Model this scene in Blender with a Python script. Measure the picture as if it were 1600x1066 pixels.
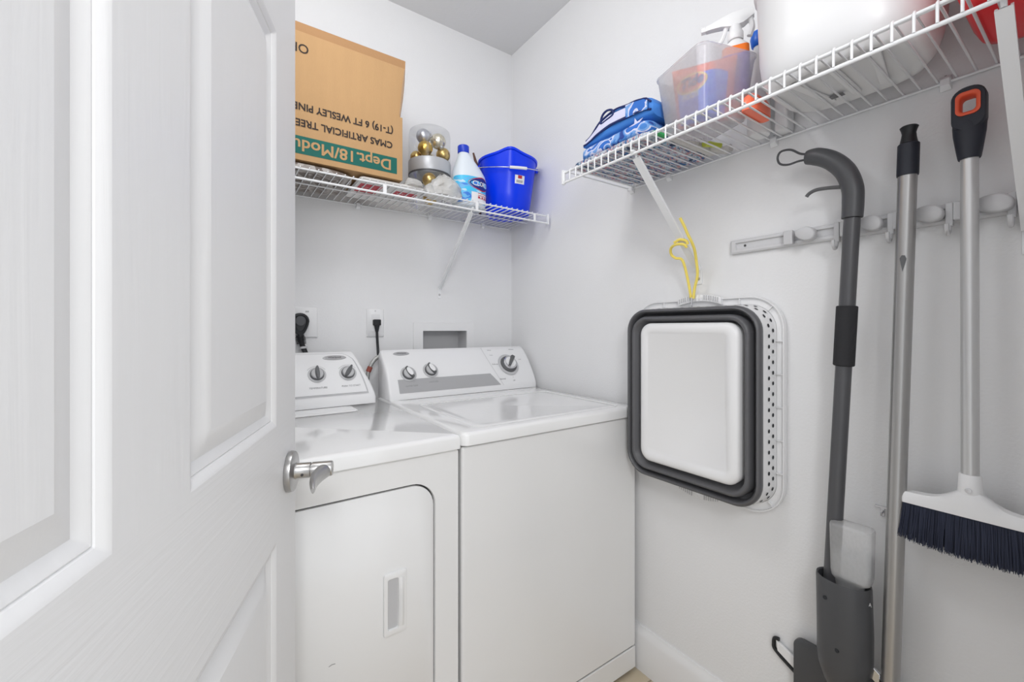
import bpy, bmesh, math, random
from mathutils import Vector, Matrix, Euler, noise
random.seed(7)
PI = math.pi
for o in list(bpy.data.objects):
    bpy.data.objects.remove(o, do_unlink=True)
scene = bpy.context.scene
C = scene.collection

# ------------------------------------------------------------------ camera, world, lights, exposure
# room axes: right wall is x = 0, back wall is y = 0, floor is z = 0; the room lies at negative x and y
cam_data = bpy.data.cameras.new('camera')
cam = bpy.data.objects.new('camera', cam_data); C.objects.link(cam)
cam_data.sensor_width = 36.0
cam_data.lens = 659.0 / 1600.0 * 36.0
cam_data.shift_y = -20.0 / 1600.0
cam_data.clip_start = 0.02
cam.location = (-1.195, -1.732, 1.173)
cam.rotation_euler = (PI / 2, 0, -0.605)
scene.camera = cam

world = bpy.data.worlds.new('hall_daylight'); scene.world = world
world.use_nodes = True
bg = world.node_tree.nodes['Background']
bg.inputs['Color'].default_value = (0.94, 0.97, 1.0, 1)
bg.inputs['Strength'].default_value = 1.3

def area(name, loc, target, size, power, col=(1, 1, 1), size_y=None):
    d = bpy.data.lights.new(name, 'AREA')
    d.energy = power; d.size = size; d.color = col
    if size_y: d.shape = 'RECTANGLE'; d.size_y = size_y
    o = bpy.data.objects.new(name, d); C.objects.link(o)
    o.location = loc
    o.rotation_euler = (Vector(target) - Vector(loc)).to_track_quat('-Z', 'Y').to_euler()
    return o
area('hall_lamp', (-1.36, -2.38, 1.88), (-0.45, -0.6, 1.25), 0.40, 8.5, (1.0, 1.0, 1.0))
d_ = bpy.data.lights.new('room_ceiling_lamp', 'POINT'); d_.energy = 11.0; d_.shadow_soft_size = 0.14; d_.color = (0.985, 0.995, 1.0)
o_ = bpy.data.objects.new('room_ceiling_lamp', d_); C.objects.link(o_); o_.location = (-1.05, -0.90, 2.30)

vs = scene.view_settings
vs.view_transform = 'Standard'; vs.look = 'None'
vs.exposure = 0.0; vs.gamma = 1.0; vs.use_curve_mapping = False

# ------------------------------------------------------------------ materials
def newmat(name):
    m = bpy.data.materials.new(name); m.use_nodes = True
    nt = m.node_tree
    return m, nt, nt.nodes['Principled BSDF']

def lin(c):
    return tuple((v / 255 / 12.92) if v / 255 <= 0.04045 else ((v / 255 + 0.055) / 1.055) ** 2.4 for v in c)

def mat(name, col, rough=0.5, metal=0.0, bump=0.0, bscale=200.0, stretch=(1, 1, 1), coat=0.0, var=0.0, vscale=8.0, spec=0.5):
    m, nt, b = newmat(name)
    c = lin(col) + (1,)
    b.inputs['Base Color'].default_value = c
    b.inputs['Roughness'].default_value = rough
    b.inputs['Metallic'].default_value = metal
    b.inputs['Specular IOR Level'].default_value = spec
    b.inputs['Coat Weight'].default_value = coat
    b.inputs['Coat Roughness'].default_value = 0.08
    tc = nt.nodes.new('ShaderNodeTexCoord')
    mp = nt.nodes.new('ShaderNodeMapping'); mp.inputs['Scale'].default_value = stretch
    nt.links.new(tc.outputs['Object'], mp.inputs['Vector'])
    if bump > 0:
        n = nt.nodes.new('ShaderNodeTexNoise'); n.inputs['Scale'].default_value = bscale
        n.inputs['Detail'].default_value = 3
        bp = nt.nodes.new('ShaderNodeBump'); bp.inputs['Strength'].default_value = bump
        bp.inputs['Distance'].default_value = 0.002
        nt.links.new(mp.outputs['Vector'], n.inputs['Vector'])
        nt.links.new(n.outputs['Fac'], bp.inputs['Height'])
        nt.links.new(bp.outputs['Normal'], b.inputs['Normal'])
    n2 = nt.nodes.new('ShaderNodeTexNoise'); n2.inputs['Scale'].default_value = vscale
    n2.inputs['Detail'].default_value = 4
    nt.links.new(mp.outputs['Vector'], n2.inputs['Vector'])
    r = nt.nodes.new('ShaderNodeMapRange')
    v = max(var, 0.01)
    r.inputs['To Min'].default_value = 1 - v; r.inputs['To Max'].default_value = 1 + v
    nt.links.new(n2.outputs['Fac'], r.inputs['Value'])
    mx = nt.nodes.new('ShaderNodeVectorMath'); mx.operation = 'SCALE'
    mx.inputs[0].default_value = c[:3]
    nt.links.new(r.outputs['Result'], mx.inputs['Scale'])
    nt.links.new(mx.outputs['Vector'], b.inputs['Base Color'])
    return m

def clear_mat(name, tint=(1, 1, 1), body=0.0, body_col=(0.9, 0.92, 0.95), rough=0.05, gloss=1.0):
    """thin clear or milky plastic: see-through, some diffuse body, fresnel gloss"""
    m, nt, b = newmat(name)
    out = nt.nodes['Material Output']
    nt.nodes.remove(b)
    tr = nt.nodes.new('ShaderNodeBsdfTransparent'); tr.inputs['Color'].default_value = tint + (1,)
    df = nt.nodes.new('ShaderNodeBsdfDiffuse'); df.inputs['Color'].default_value = body_col + (1,)
    tl = nt.nodes.new('ShaderNodeBsdfTranslucent'); tl.inputs['Color'].default_value = body_col + (1,)
    ad = nt.nodes.new('ShaderNodeMixShader'); ad.inputs[0].default_value = 0.4
    nt.links.new(df.outputs[0], ad.inputs[1]); nt.links.new(tl.outputs[0], ad.inputs[2])
    m1 = nt.nodes.new('ShaderNodeMixShader')
    ns = nt.nodes.new('ShaderNodeTexNoise'); ns.inputs['Scale'].default_value = 14
    mr = nt.nodes.new('ShaderNodeMapRange')
    mr.inputs['To Min'].default_value = body * 0.9; mr.inputs['To Max'].default_value = body * 1.1
    nt.links.new(ns.outputs['Fac'], mr.inputs['Value']); nt.links.new(mr.outputs[0], m1.inputs[0])
    nt.links.new(tr.outputs[0], m1.inputs[1]); nt.links.new(ad.outputs[0], m1.inputs[2])
    gl = nt.nodes.new('ShaderNodeBsdfGlossy'); gl.inputs['Roughness'].default_value = rough
    fr = nt.nodes.new('ShaderNodeFresnel'); fr.inputs['IOR'].default_value = 1.45
    mu = nt.nodes.new('ShaderNodeMath'); mu.operation = 'MULTIPLY'; mu.inputs[1].default_value = gloss
    nt.links.new(fr.outputs[0], mu.inputs[0])
    m2 = nt.nodes.new('ShaderNodeMixShader')
    nt.links.new(mu.outputs[0], m2.inputs[0]); nt.links.new(m1.outputs[0], m2.inputs[1]); nt.links.new(gl.outputs[0], m2.inputs[2])
    nt.links.new(m2.outputs[0], out.inputs['Surface'])
    return m

def pattern_mat(name, cols, scale=30.0, stretch=(1, 1, 1), rough=0.7, kind='noise', bump=0.2):
    """several flat colours in a blotchy print"""
    m, nt, b = newmat(name)
    tc = nt.nodes.new('ShaderNodeTexCoord')
    mp = nt.nodes.new('ShaderNodeMapping'); mp.inputs['Scale'].default_value = stretch
    nt.links.new(tc.outputs['Object'], mp.inputs['Vector'])
    if kind == 'voronoi':
        n = nt.nodes.new('ShaderNodeTexVoronoi'); n.inputs['Scale'].default_value = scale
        sp = nt.nodes.new('ShaderNodeSeparateColor')
        nt.links.new(n.outputs['Color'], sp.inputs[0]); f = sp.outputs[0]
    else:
        n = nt.nodes.new('ShaderNodeTexNoise'); n.inputs['Scale'].default_value = scale
        n.inputs['Detail'].default_value = 1.5; n.inputs['Distortion'].default_value = 1.2
        f = n.outputs['Fac']
    nt.links.new(mp.outputs['Vector'], n.inputs['Vector'])
    rp = nt.nodes.new('ShaderNodeValToRGB'); rp.color_ramp.interpolation = 'CONSTANT'
    e = rp.color_ramp.elements
    lo, hi = (0.0, 1.0) if kind == 'voronoi' else (0.32, 0.66)
    e[0].position = 0; e[0].color = lin(cols[0]) + (1,)
    e[1].position = lo + (hi - lo) / len(cols); e[1].color = lin(cols[1]) + (1,)
    for i, c in enumerate(cols[2:], 2):
        x = e.new(lo + (hi - lo) * i / len(cols)); x.color = lin(c) + (1,)
    nt.links.new(f, rp.inputs['Fac'])
    nt.links.new(rp.outputs['Color'], b.inputs['Base Color'])
    b.inputs['Roughness'].default_value = rough
    n3 = nt.nodes.new('ShaderNodeTexNoise'); n3.inputs['Scale'].default_value = 60
    bp = nt.nodes.new('ShaderNodeBump'); bp.inputs['Strength'].default_value = bump; bp.inputs['Distance'].default_value = 0.003
    nt.links.new(n3.outputs['Fac'], bp.inputs['Height']); nt.links.new(bp.outputs['Normal'], b.inputs['Normal'])
    return m

M = {}
M['wall'] = mat('painted_wall', (236, 236, 237), 0.75, bump=0.35, bscale=160, spec=0.3)
M['ceiling'] = mat('ceiling_paint', (228, 228, 228), 0.9, bump=0.5, bscale=90, spec=0.2)
M['trim'] = mat('trim_paint', (238, 238, 239), 0.35)
M['door'] = mat('door_paint', (232, 232, 233), 0.42, bump=0.5, bscale=26, stretch=(9, 9, 0.9))
M['door_rail'] = mat('door_paint_rail', (232, 232, 233), 0.42, bump=0.6, bscale=26, stretch=(0.9, 0.9, 14))
M['enamel'] = mat('white_enamel', (240, 240, 240), 0.28, coat=0.4)
M['enamel_top'] = mat('glossy_enamel', (242, 242, 242), 0.13, coat=0.7, bump=0.04, bscale=60)
M['console'] = mat('console_plastic', (240, 240, 241), 0.3)
M['seam'] = mat('seam_shadow_gap', (70, 70, 72), 0.8)  # grey carries the shade of the gaps; base frame and set screw share it
M['grey_band'] = mat('grey_console_band', (176, 176, 178), 0.4)
M['grey_plastic'] = mat('dark_grey_knob', (96, 97, 99), 0.4)
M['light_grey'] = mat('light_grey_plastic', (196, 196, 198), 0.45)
M['chrome'] = mat('chrome', (215, 215, 218), 0.15, metal=1.0)
M['badge'] = mat('silver_badge', (190, 190, 192), 0.3, metal=0.3)
M['nickel'] = mat('brushed_nickel', (186, 185, 184), 0.3, metal=1.0, bump=0.15, bscale=80, stretch=(1, 1, 12))
M['ink'] = mat('printed_grey_ink', (120, 120, 122), 0.7)
M['wire'] = mat('white_vinyl_wire', (240, 241, 243), 0.3)
M['cardboard'] = mat('cardboard', (188, 150, 106), 0.85, bump=0.3, bscale=120, stretch=(8, 1, 1), var=0.06, vscale=5)
M['cardboard_in'] = mat('cardboard_inside', (172, 132, 92), 0.85, bump=0.3, bscale=120, var=0.06)
M['black_ink'] = mat('black_ink', (52, 42, 38), 0.8)
M['green_ink'] = mat('green_print', (0, 96, 86), 0.7)
M['tape'] = clear_mat('clear_tape', body=0.15)
M['blue'] = mat('blue_plastic', (0, 58, 240), 0.3, spec=0.35)
M['blue_cap'] = mat('blue_cap_plastic', (18, 60, 200), 0.35)
M['cap_azure'] = mat('azure_cap', (16, 100, 210), 0.35)
M['hdpe'] = mat('white_bottle_plastic', (226, 234, 242), 0.35)
M['white_plastic'] = mat('white_plastic', (238, 238, 239), 0.35)
M['white_matte'] = mat('white_print', (240, 240, 242), 0.6)
M['label_blue'] = pattern_mat('light_blue_label', [(60, 130, 225), (105, 185, 240), (70, 200, 245), (195, 225, 245)], 14, (1, 1, 2.2), 0.35, bump=0.02)
M['navy'] = mat('navy_print', (28, 40, 130), 0.5)
M['red_ink'] = mat('red_print', (190, 40, 58), 0.5)
M['gold'] = mat('matte_gold', (214, 184, 118), 0.28, metal=0.9)
M['gold_shiny'] = mat('ribbed_gold', (206, 172, 92), 0.3, metal=1.0)
M['silver'] = mat('frosted_silver', (200, 202, 210), 0.35, metal=0.8)
M['champagne'] = mat('champagne_glass', (225, 218, 200), 0.26, metal=0.8, bump=0.2, bscale=30)
M['band'] = mat('silver_band', (188, 190, 194), 0.4, metal=0.3)
M['clear'] = clear_mat('clear_plastic', tint=(0.985, 0.99, 0.99), body=0.015, rough=0.1, gloss=0.28)
M['milky'] = clear_mat('milky_plastic', tint=(0.97, 0.97, 0.98), body=0.28, body_col=(0.98, 0.98, 1.0), rough=0.2, gloss=0.5)
M['milky_bag'] = clear_mat('crinkled_bag_film', tint=(0.98, 0.97, 0.96), body=0.72, body_col=(0.95, 0.94, 0.92), rough=0.2, gloss=0.9)
M['bottle_clear'] = clear_mat('spray_tank_plastic', tint=(0.98, 0.98, 0.99), body=0.42, body_col=(1.0, 1.0, 1.0), rough=0.25, gloss=0.45)
M['packet'] = mat('white_packet', (226, 224, 222), 0.5, bump=0.4, bscale=20)
M['brown_film'] = pattern_mat('brown_grey_wrap', [(120, 108, 100), (150, 142, 136), (176, 170, 166), (104, 92, 84)], 16, rough=0.4)
M['black'] = mat('black_rubber', (24, 26, 30), 0.45)
M['dark_grip'] = mat('navy_black_grip', (28, 32, 44), 0.5)
M['charcoal'] = mat('charcoal_plastic', (74, 75, 78), 0.42)
M['charcoal_pole'] = mat('charcoal_tube', (80, 80, 83), 0.35)
M['foam'] = mat('black_foam', (40, 40, 43), 0.8, bump=0.3, bscale=300)
M['alu'] = mat('brushed_aluminium', (176, 175, 174), 0.34, metal=0.85)
M['alu_light'] = mat('satin_silver_tube', (208, 208, 208), 0.34, metal=0.7)
M['orange'] = mat('orange_rubber', (232, 96, 62), 0.5)
M['bristle'] = mat('navy_bristle', (30, 38, 62), 0.6)
M['rail'] = mat('pale_grey_rail', (214, 214, 216), 0.35)
M['pad'] = mat('grey_clamp_pad', (204, 204, 206), 0.4)
M['silicone'] = mat('grey_silicone', (92, 92, 95), 0.42)
M['hole'] = mat('hole_dark', (44, 46, 50), 0.8)
M['yellow'] = mat('yellow_cord', (246, 224, 110), 0.6, bump=0.3, bscale=300)
M['blue_print'] = pattern_mat('blue_patterned_fabric', [(40, 70, 150), (70, 130, 205), (120, 165, 225), (210, 214, 240), (48, 110, 200)], 13, (1, 1.4, 2), 0.75)
M['blue_cloth'] = mat('bright_blue_fabric', (64, 132, 216), 0.7, var=0.15, vscale=12, bump=0.3, bscale=60)
M['lilac_cloth'] = mat('lilac_white_fabric', (214, 214, 240), 0.7, var=0.08, vscale=20)
M['teal_cloth'] = mat('teal_blue_fabric', (36, 112, 160), 0.75, var=0.2, vscale=18)
M['navy_cloth'] = mat('navy_piping', (28, 42, 100), 0.7)
M['text_cloth'] = pattern_mat('small_print_fabric', [(50, 60, 90), (120, 160, 190), (200, 205, 215), (170, 175, 185), (200, 140, 140), (60, 110, 160)], 34, (1.0, 2.6, 1), 0.75)
M['rag'] = mat('white_towelling', (212, 210, 208), 0.9, bump=0.8, bscale=220, var=0.05)
M['lime'] = mat('lime_plastic', (196, 206, 80), 0.5)
M['green'] = mat('green_tag', (60, 180, 100), 0.6)
M['p_orange'] = mat('orange_pouch', (255, 120, 84), 0.3)
M['p_blue'] = pattern_mat('blue_pouch_print', [(24, 60, 220), (40, 90, 240), (70, 130, 250), (30, 70, 230)], 22, rough=0.25, bump=0.05)
M['p_yellow'] = mat('yellow_print', (250, 215, 90), 0.4)
M['sp_orange'] = mat('orange_label', (255, 128, 30), 0.35)
M['sp_blue'] = mat('violet_blue_print', (60, 40, 200), 0.4)
M['purple'] = mat('purple_print', (130, 70, 170), 0.4)
M['tub'] = mat('white_tub_plastic', (233, 233, 234), 0.35)
M['red'] = mat('red_plastic', (236, 40, 48), 0.32)
M['collar_red'] = mat('dull_red_collar', (150, 78, 66), 0.6)
M['braid'] = mat('braided_hose', (180, 180, 178), 0.35, metal=0.6, bump=0.8, bscale=250)
M['brown'] = mat('brown_wood', (96, 62, 44), 0.5)

def floor_mat():
    m, nt, b = newmat('beige_floor_tile')
    tc = nt.nodes.new('ShaderNodeTexCoord')
    br = nt.nodes.new('ShaderNodeTexBrick'); br.offset = 0
    br.inputs['Scale'].default_value = 1; br.inputs['Brick Width'].default_value = 0.42; br.inputs['Row Height'].default_value = 0.42
    br.inputs['Mortar Size'].default_value = 0.003
    br.inputs['Color1'].default_value = lin((220, 205, 182)) + (1,); br.inputs['Color2'].default_value = lin((214, 198, 172)) + (1,)
    br.inputs['Mortar'].default_value = lin((168, 152, 130)) + (1,)
    nt.links.new(tc.outputs['Object'], br.inputs['Vector'])
    n = nt.nodes.new('ShaderNodeTexNoise'); n.inputs['Scale'].default_value = 6; n.inputs['Detail'].default_value = 6
    mx = nt.nodes.new('ShaderNodeMixRGB'); mx.blend_type = 'MULTIPLY'; mx.inputs[0].default_value = 0.25
    nt.links.new(tc.outputs['Object'], n.inputs['Vector'])
    nt.links.new(br.outputs['Color'], mx.inputs[1]); nt.links.new(n.outputs['Color'], mx.inputs[2])
    nt.links.new(mx.outputs[0], b.inputs['Base Color'])
    b.inputs['Roughness'].default_value = 0.35
    return m
M['floor'] = floor_mat()

# ------------------------------------------------------------------ mesh helpers
def BM(): return bmesh.new()

def wl(o):
    v = Vector((0, 0, 0))
    while o is not None:
        v += o.location; o = o.parent
    return v

def obj(name, bm, m, parent=None, at=None, bevel=0.0, seg=3, local=False, sharp=38, label=None, kind=None, flat=False):
    """bm holds world coordinates (or the parent's local ones with local=True); ONE mesh object comes out"""
    bmesh.ops.recalc_face_normals(bm, faces=bm.faces)
    for f in bm.faces: f.smooth = not flat
    lim = math.radians(sharp)
    for e in bm.edges:
        if len(e.link_faces) == 2:
            e.smooth = e.calc_face_angle(0) < lim
    me = bpy.data.meshes.new(name)
    off = Vector((0, 0, 0))
    if parent is not None and not local: off = wl(parent)
    if parent is None and at is not None: off = Vector(at)
    if off.length > 0 and not (parent is None and local):
        bmesh.ops.translate(bm, verts=bm.verts, vec=-off)
    bm.to_mesh(me); bm.free()
    me.materials.append(M[m] if isinstance(m, str) else m)
    o = bpy.data.objects.new(name, me); C.objects.link(o)
    if parent is not None: o.parent = parent
    elif at is not None: o.location = at
    if bevel > 0:
        b = o.modifiers.new('bevel', 'BEVEL'); b.width = bevel; b.segments = seg
        b.limit_method = 'ANGLE'; b.angle_limit = math.radians(35); b.harden_normals = True
    if label: o['label'] = label
    if kind: o['kind'] = kind
    return o

def thing(name, label, cat, loc=(0, 0, 0), rz=0.0, group=None):
    o = bpy.data.objects.new(name, None); C.objects.link(o)
    o.empty_display_size = 0.05
    o.location = loc; o.rotation_euler = (0, 0, rz)
    o['label'] = label; o['category'] = cat
    if group: o['group'] = group
    return o

def tag(o, label, cat, group=None, kind=None):
    o['label'] = label; o['category'] = cat
    if group: o['group'] = group
    if kind: o['kind'] = kind
    return o

def box(bm, x0, x1, y0, y1, z0, z1):
    vs_ = [bm.verts.new(p) for p in ((x0, y0, z0), (x1, y0, z0), (x1, y1, z0), (x0, y1, z0), (x0, y0, z1), (x1, y0, z1), (x1, y1, z1), (x0, y1, z1))]
    for f in ((0, 3, 2, 1), (4, 5, 6, 7), (0, 1, 5, 4), (1, 2, 6, 5), (2, 3, 7, 6), (3, 0, 4, 7)):
        bm.faces.new([vs_[i] for i in f])
    return bm

def loft(bm, loops, cap0=True, cap1=True, close=False):
    rows = [[bm.verts.new(p) for p in lp] for lp in loops]
    n = len(rows[0])
    pairs = list(zip(rows[:-1], rows[1:]))
    if close: pairs.append((rows[-1], rows[0]))
    for a, b in pairs:
        for i in range(n):
            j = (i + 1) % n
            bm.faces.new((a[i], a[j], b[j], b[i]))
    if not close:
        if cap0: bm.faces.new(list(reversed(rows[0])))
        if cap1: bm.faces.new(rows[-1])
    return rows

def rr(w, h, r, n=6):
    """rounded rectangle outline, half sizes w, h, corner radius r -> list of 2D points"""
    r = min(r, w * 0.999, h * 0.999); pts = []
    for cx, cy, a0 in ((w - r, h - r, 0), (-w + r, h - r, PI / 2), (-w + r, -h + r, PI), (w - r, -h + r, 3 * PI / 2)):
        for i in range(n + 1):
            a = a0 + PI / 2 * i / n
            pts.append((cx + r * math.cos(a), cy + r * math.sin(a)))
    return pts

def frames(pts, closed=False):
    P = [Vector(p) for p in pts]; n = len(P); T = []
    for i in range(n):
        if closed: t = P[(i + 1) % n] - P[i - 1]
        else: t = P[min(i + 1, n - 1)] - P[max(i - 1, 0)]
        T.append(t.normalized())
    ref = Vector((0, 0, 1)) if abs(T[0].z) < 0.9 else Vector((1, 0, 0))
    u = T[0].cross(ref).normalized(); out = []
    for i in range(n):
        u = (u - T[i] * u.dot(T[i]))
        u = u.normalized() if u.length > 1e-6 else T[i].orthogonal().normalized()
        out.append((P[i], T[i], u, T[i].cross(u)))
    return out

def tube(bm, pts, r, seg=10, closed=False, cap=True, ry=None):
    fr = frames(pts, closed); loops = []
    for i, (p, t, u, v) in enumerate(fr):
        ra = r[i] if isinstance(r, (list, tuple)) else r
        rb = (ry[i] if isinstance(ry, (list, tuple)) else ry) if ry else ra
        loops.append([p + u * (ra * math.cos(2 * PI * k / seg)) + v * (rb * math.sin(2 * PI * k / seg)) for k in range(seg)])
    loft(bm, loops, cap, cap, closed)
    return bm

def smooth_path(pts, n=6, closed=False):
    P = [Vector(p) for p in pts]; m = len(P); out = []
    rng = range(m if closed else m - 1)
    for i in rng:
        if closed: a, b, c, d = P[i - 1], P[i], P[(i + 1) % m], P[(i + 2) % m]
        else: a, b, c, d = P[max(i - 1, 0)], P[i], P[i + 1], P[min(i + 2, m - 1)]
        for k in range(n):
            t = k / n
            out.append(0.5 * ((2 * b) + (c - a) * t + (2 * a - 5 * b + 4 * c - d) * t * t + (3 * b - a - 3 * c + d) * t ** 3))
    if not closed: out.append(P[-1])
    return out

def lathe(bm, prof, c=(0, 0, 0), seg=40, sx=1, sy=1, cap0=True, cap1=True, axis='z'):
    loops = []
    for r, z in prof:
        lp = []
        for k in range(seg):
            a = 2 * PI * k / seg
            x, y = r * math.cos(a) * sx, r * math.sin(a) * sy
            if axis == 'z': p = (c[0] + x, c[1] + y, c[2] + z)
            elif axis == 'y': p = (c[0] + x, c[1] + z, c[2] + y)
            else: p = (c[0] + z, c[1] + x, c[2] + y)
            lp.append(p)
        loops.append(lp)
    loft(bm, loops, cap0, cap1)
    return bm

def sphere(bm, c, r, seg=24, rings=14, sz=1.0, rib=0.0, nrib=12):
    loops = []
    for i in range(1, rings):
        th = PI * i / rings; lp = []
        for k in range(seg):
            a = 2 * PI * k / seg
            q = r * (1 + rib * math.cos(nrib * a) * math.sin(th))
            lp.append((c[0] + q * math.sin(th) * math.cos(a), c[1] + q * math.sin(th) * math.sin(a), c[2] + r * sz * math.cos(th)))
        loops.append(lp)
    rows = loft(bm, loops, False, False)
    t = bm.verts.new((c[0], c[1], c[2] + r * sz)); b = bm.verts.new((c[0], c[1], c[2] - r * sz))
    for k in range(seg):
        bm.faces.new((t, rows[0][k], rows[0][(k + 1) % seg]))
        bm.faces.new((b, rows[-1][(k + 1) % seg], rows[-1][k]))
    return bm

def transform(bm, mx, start=0):
    bm.verts.ensure_lookup_table()
    for v in bm.verts[start:] if start else bm.verts: v.co = mx @ v.co
    return bm

def text_verts(txt, size, bold=0.0, extrude=0.0, align='LEFT', shear=0.0):
    """text as a mesh in its own plane (x right, y up)"""
    cu = bpy.data.curves.new('lettering', 'FONT')
    cu.body = txt; cu.size = size; cu.offset = bold; cu.extrude = extrude; cu.align_x = align; cu.shear = shear
    cu.resolution_u = 3
    o = bpy.data.objects.new('lettering', cu); C.objects.link(o)
    bpy.context.view_layer.update()
    dg = bpy.context.evaluated_depsgraph_get()
    me = bpy.data.meshes.new_from_object(o.evaluated_get(dg))
    bm = bmesh.new(); bm.from_mesh(me)
    bpy.data.objects.remove(o); bpy.data.curves.remove(cu); bpy.data.meshes.remove(me)
    return bm

def add_text(bm, txt, size, fn, bold=0.0, align='LEFT', shear=0.0, width=None):
    """adds lettering to bm with fn(u, v) -> world point; width squeezes it to that length"""
    t = text_verts(txt, size, bold, 0, align, shear)
    if width:
        xs = [v.co.x for v in t.verts]; k = width / (max(xs) - min(xs))
        for v in t.verts: v.co.x *= k
    mp = {}
    for v in t.verts: mp[v.index] = bm.verts.new(fn(v.co.x, v.co.y))
    t.verts.ensure_lookup_table()
    for f in t.faces:
        try: bm.faces.new([mp[v.index] for v in f.verts])
        except ValueError: pass
    t.free()
    return bm

def bold_text(bm, txt, size, fn, d, width=None, lift=None):
    """heavier lettering: the same line laid four times, d apart"""
    for q, (a, c) in enumerate(((0, 0), (d, 0), (0, d), (d, d))):
        add_text(bm, txt, size, lambda u, v: Vector(fn(u + a, v + c)) + Vector((0, -0.00004 * q, 0)), width=width)
    return bm

def patch(bm, fn, u0, u1, v0, v1, nu=8, nv=8, thick=None):
    g = [[bm.verts.new(fn(u0 + (u1 - u0) * i / nu, v0 + (v1 - v0) * j / nv)) for i in range(nu + 1)] for j in range(nv + 1)]
    for j in range(nv):
        for i in range(nu):
            bm.faces.new((g[j][i], g[j][i + 1], g[j + 1][i + 1], g[j + 1][i]))
    return bm

def crumple(bm, amp, scale, seed=0, zmin=None, amp2=0.0, scale2=1.0):
    o = Vector((seed * 3.1, seed * 7.7, seed))
    for v in bm.verts:
        d = noise.noise_vector(v.co * scale + o) * amp
        if amp2: d += noise.noise_vector(v.co * scale2 + o) * amp2
        v.co += d
        if zmin is not None and v.co.z < zmin: v.co.z = zmin + abs(d.z) * 0.05
    return bm

def blob(bm, c, hx, hy, hz, n=26, p=2.6, flat=True):
    """soft pillow-like heap with a flat base at c.z"""
    loops = []
    for i in range(1, 13):
        t = i / 13.0; a = t * PI / 2
        k = math.cos(a) ** (2 / p) if True else 1
        lp = []
        for j in range(n * 2):
            th = 2 * PI * j / (n * 2)
            cs, sn = math.cos(th), math.sin(th)
            e = 2 / p
            lp.append((c[0] + hx * k * math.copysign(abs(cs) ** e, cs), c[1] + hy * k * math.copysign(abs(sn) ** e, sn), c[2] + hz * math.sin(a) ** e))
        loops.append(lp)
    base = [(p_[0], p_[1], c[2]) for p_ in loops[0]]
    loft(bm, [base] + loops, True, True)
    return bm

def structure(name, bm, m, **k):
    o = obj(name, bm, m, **k); o['kind'] = 'structure'
    return o

# ------------------------------------------------------------------ the room
H = 2.534; XL = -1.475; YF = -1.745; T = 0.12
b = BM()  # back wall with an opening for the washer outlet box
ox0, ox1, oz0, oz1 = -0.474, -0.252, 1.045, 1.163
box(b, XL - T, ox0, 0, T, 0, H); box(b, ox1, T, 0, T, 0, H)
box(b, ox0, ox1, 0, T, 0, oz0); box(b, ox0, ox1, 0, T, oz1, H)
structure('wall_back', b, 'wall')
structure('wall_right', box(BM(), 0, T, YF - T, 0, 0, H), 'wall')
structure('wall_left', box(BM(), XL - T, XL, YF - T, 0, 0, H), 'wall')
b = BM()
box(b, XL, -1.42, YF - T, YF, 0, H); box(b, -0.52, 0, YF - T, YF, 0, H); box(b, -1.42, -0.52, YF - T, YF, 2.08, H)
structure('wall_front', b, 'wall')
structure('ceiling', box(BM(), XL - T, T, YF - T, T, H, H + 0.1), 'ceiling')
structure('floor', box(BM(), XL - T, T, -3.4, T, -0.1, 0), 'floor')

def baseboard(name, pts):
    """profile swept between two floor points; pts = (start, end, inward normal)"""
    a, e, n = Vector(pts[0]), Vector(pts[1]), Vector(pts[2])
    prof = [(0, 0), (0.014, 0), (0.014, 0.118), (0.011, 0.132), (0.006, 0.14), (0.004, 0.15), (0, 0.15)]
    bm = BM()
    loft(bm, [[p + n * q + Vector((0, 0, z)) for q, z in prof] for p in (a, e)])
    structure(name, bm, 'trim', sharp=50)
baseboard('baseboard_right', ((0, -0.001, 0), (0, YF + 0.001, 0), (-1, 0, 0)))
baseboard('baseboard_back', ((-0.015, 0, 0), (XL, 0, 0), (0, -1, 0)))
baseboard('baseboard_left', ((XL, -0.015, 0), (XL, YF, 0), (1, 0, 0)))

# ------------------------------------------------------------------ the door (opened into the room, close to the camera)
E0 = Vector((-1.0863, -0.9013, 0)); DS = Vector((-0.345, -0.9384, 0)).normalized(); DN = Vector((0.9384, -0.345, 0)).normalized()
def D(s, n, z): return E0 + DS * s + DN * n + Vector((0, 0, z))
panels = []
for (s0, s1) in ((0.113, 0.380), (0.484, 0.751)):
    for (z0, z1) in ((0.235, 0.850), (1.025, 1.620), (1.730, 1.925)):
        panels.append((s0, s1, z0, z1))
def relief(s, z):
    for s0, s1, z0, z1 in panels:
        if s0 < s < s1 and z0 < z < z1:
            t = min(s - s0, s1 - s, z - z0, z1 - z)
            if t < 0.009: return -0.0040 * (t / 0.009) ** 1.4
            if t < 0.0100: return -0.0040 - 0.0017 * (t - 0.009) / 0.001
            if t < 0.0115: return -0.0057 + 0.0010 * (t - 0.010) / 0.0015
            if t < 0.020: return -0.0047 - 0.0043 * ((t - 0.0115) / 0.0085) ** 1.2
            if t < 0.021: return -0.0090 - 0.0005 * (t - 0.020) / 0.001
            if t < 0.046: return -0.0095 + 0.0085 * (t - 0.021) / 0.025
            return -0.001
    return 0.0
offs = [0, 0.0015, 0.003, 0.005, 0.007, 0.009, 0.010, 0.0115, 0.0125, 0.014, 0.016, 0.018, 0.020, 0.021, 0.029, 0.038, 0.046]
def lines(lo, hi, ivs):
    v = {lo, hi}
    for a, c in ivs:
        for o_ in offs: v.add(round(a + o_, 5)); v.add(round(c - o_, 5))
    out = sorted(v)
    return out
SL = lines(0, 0.864, [(0.113, 0.380), (0.484, 0.751)])
ZL = lines(0.012, 2.04, [(0.235, 0.850), (1.025, 1.620), (1.730, 1.925)])
b = BM()
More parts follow.
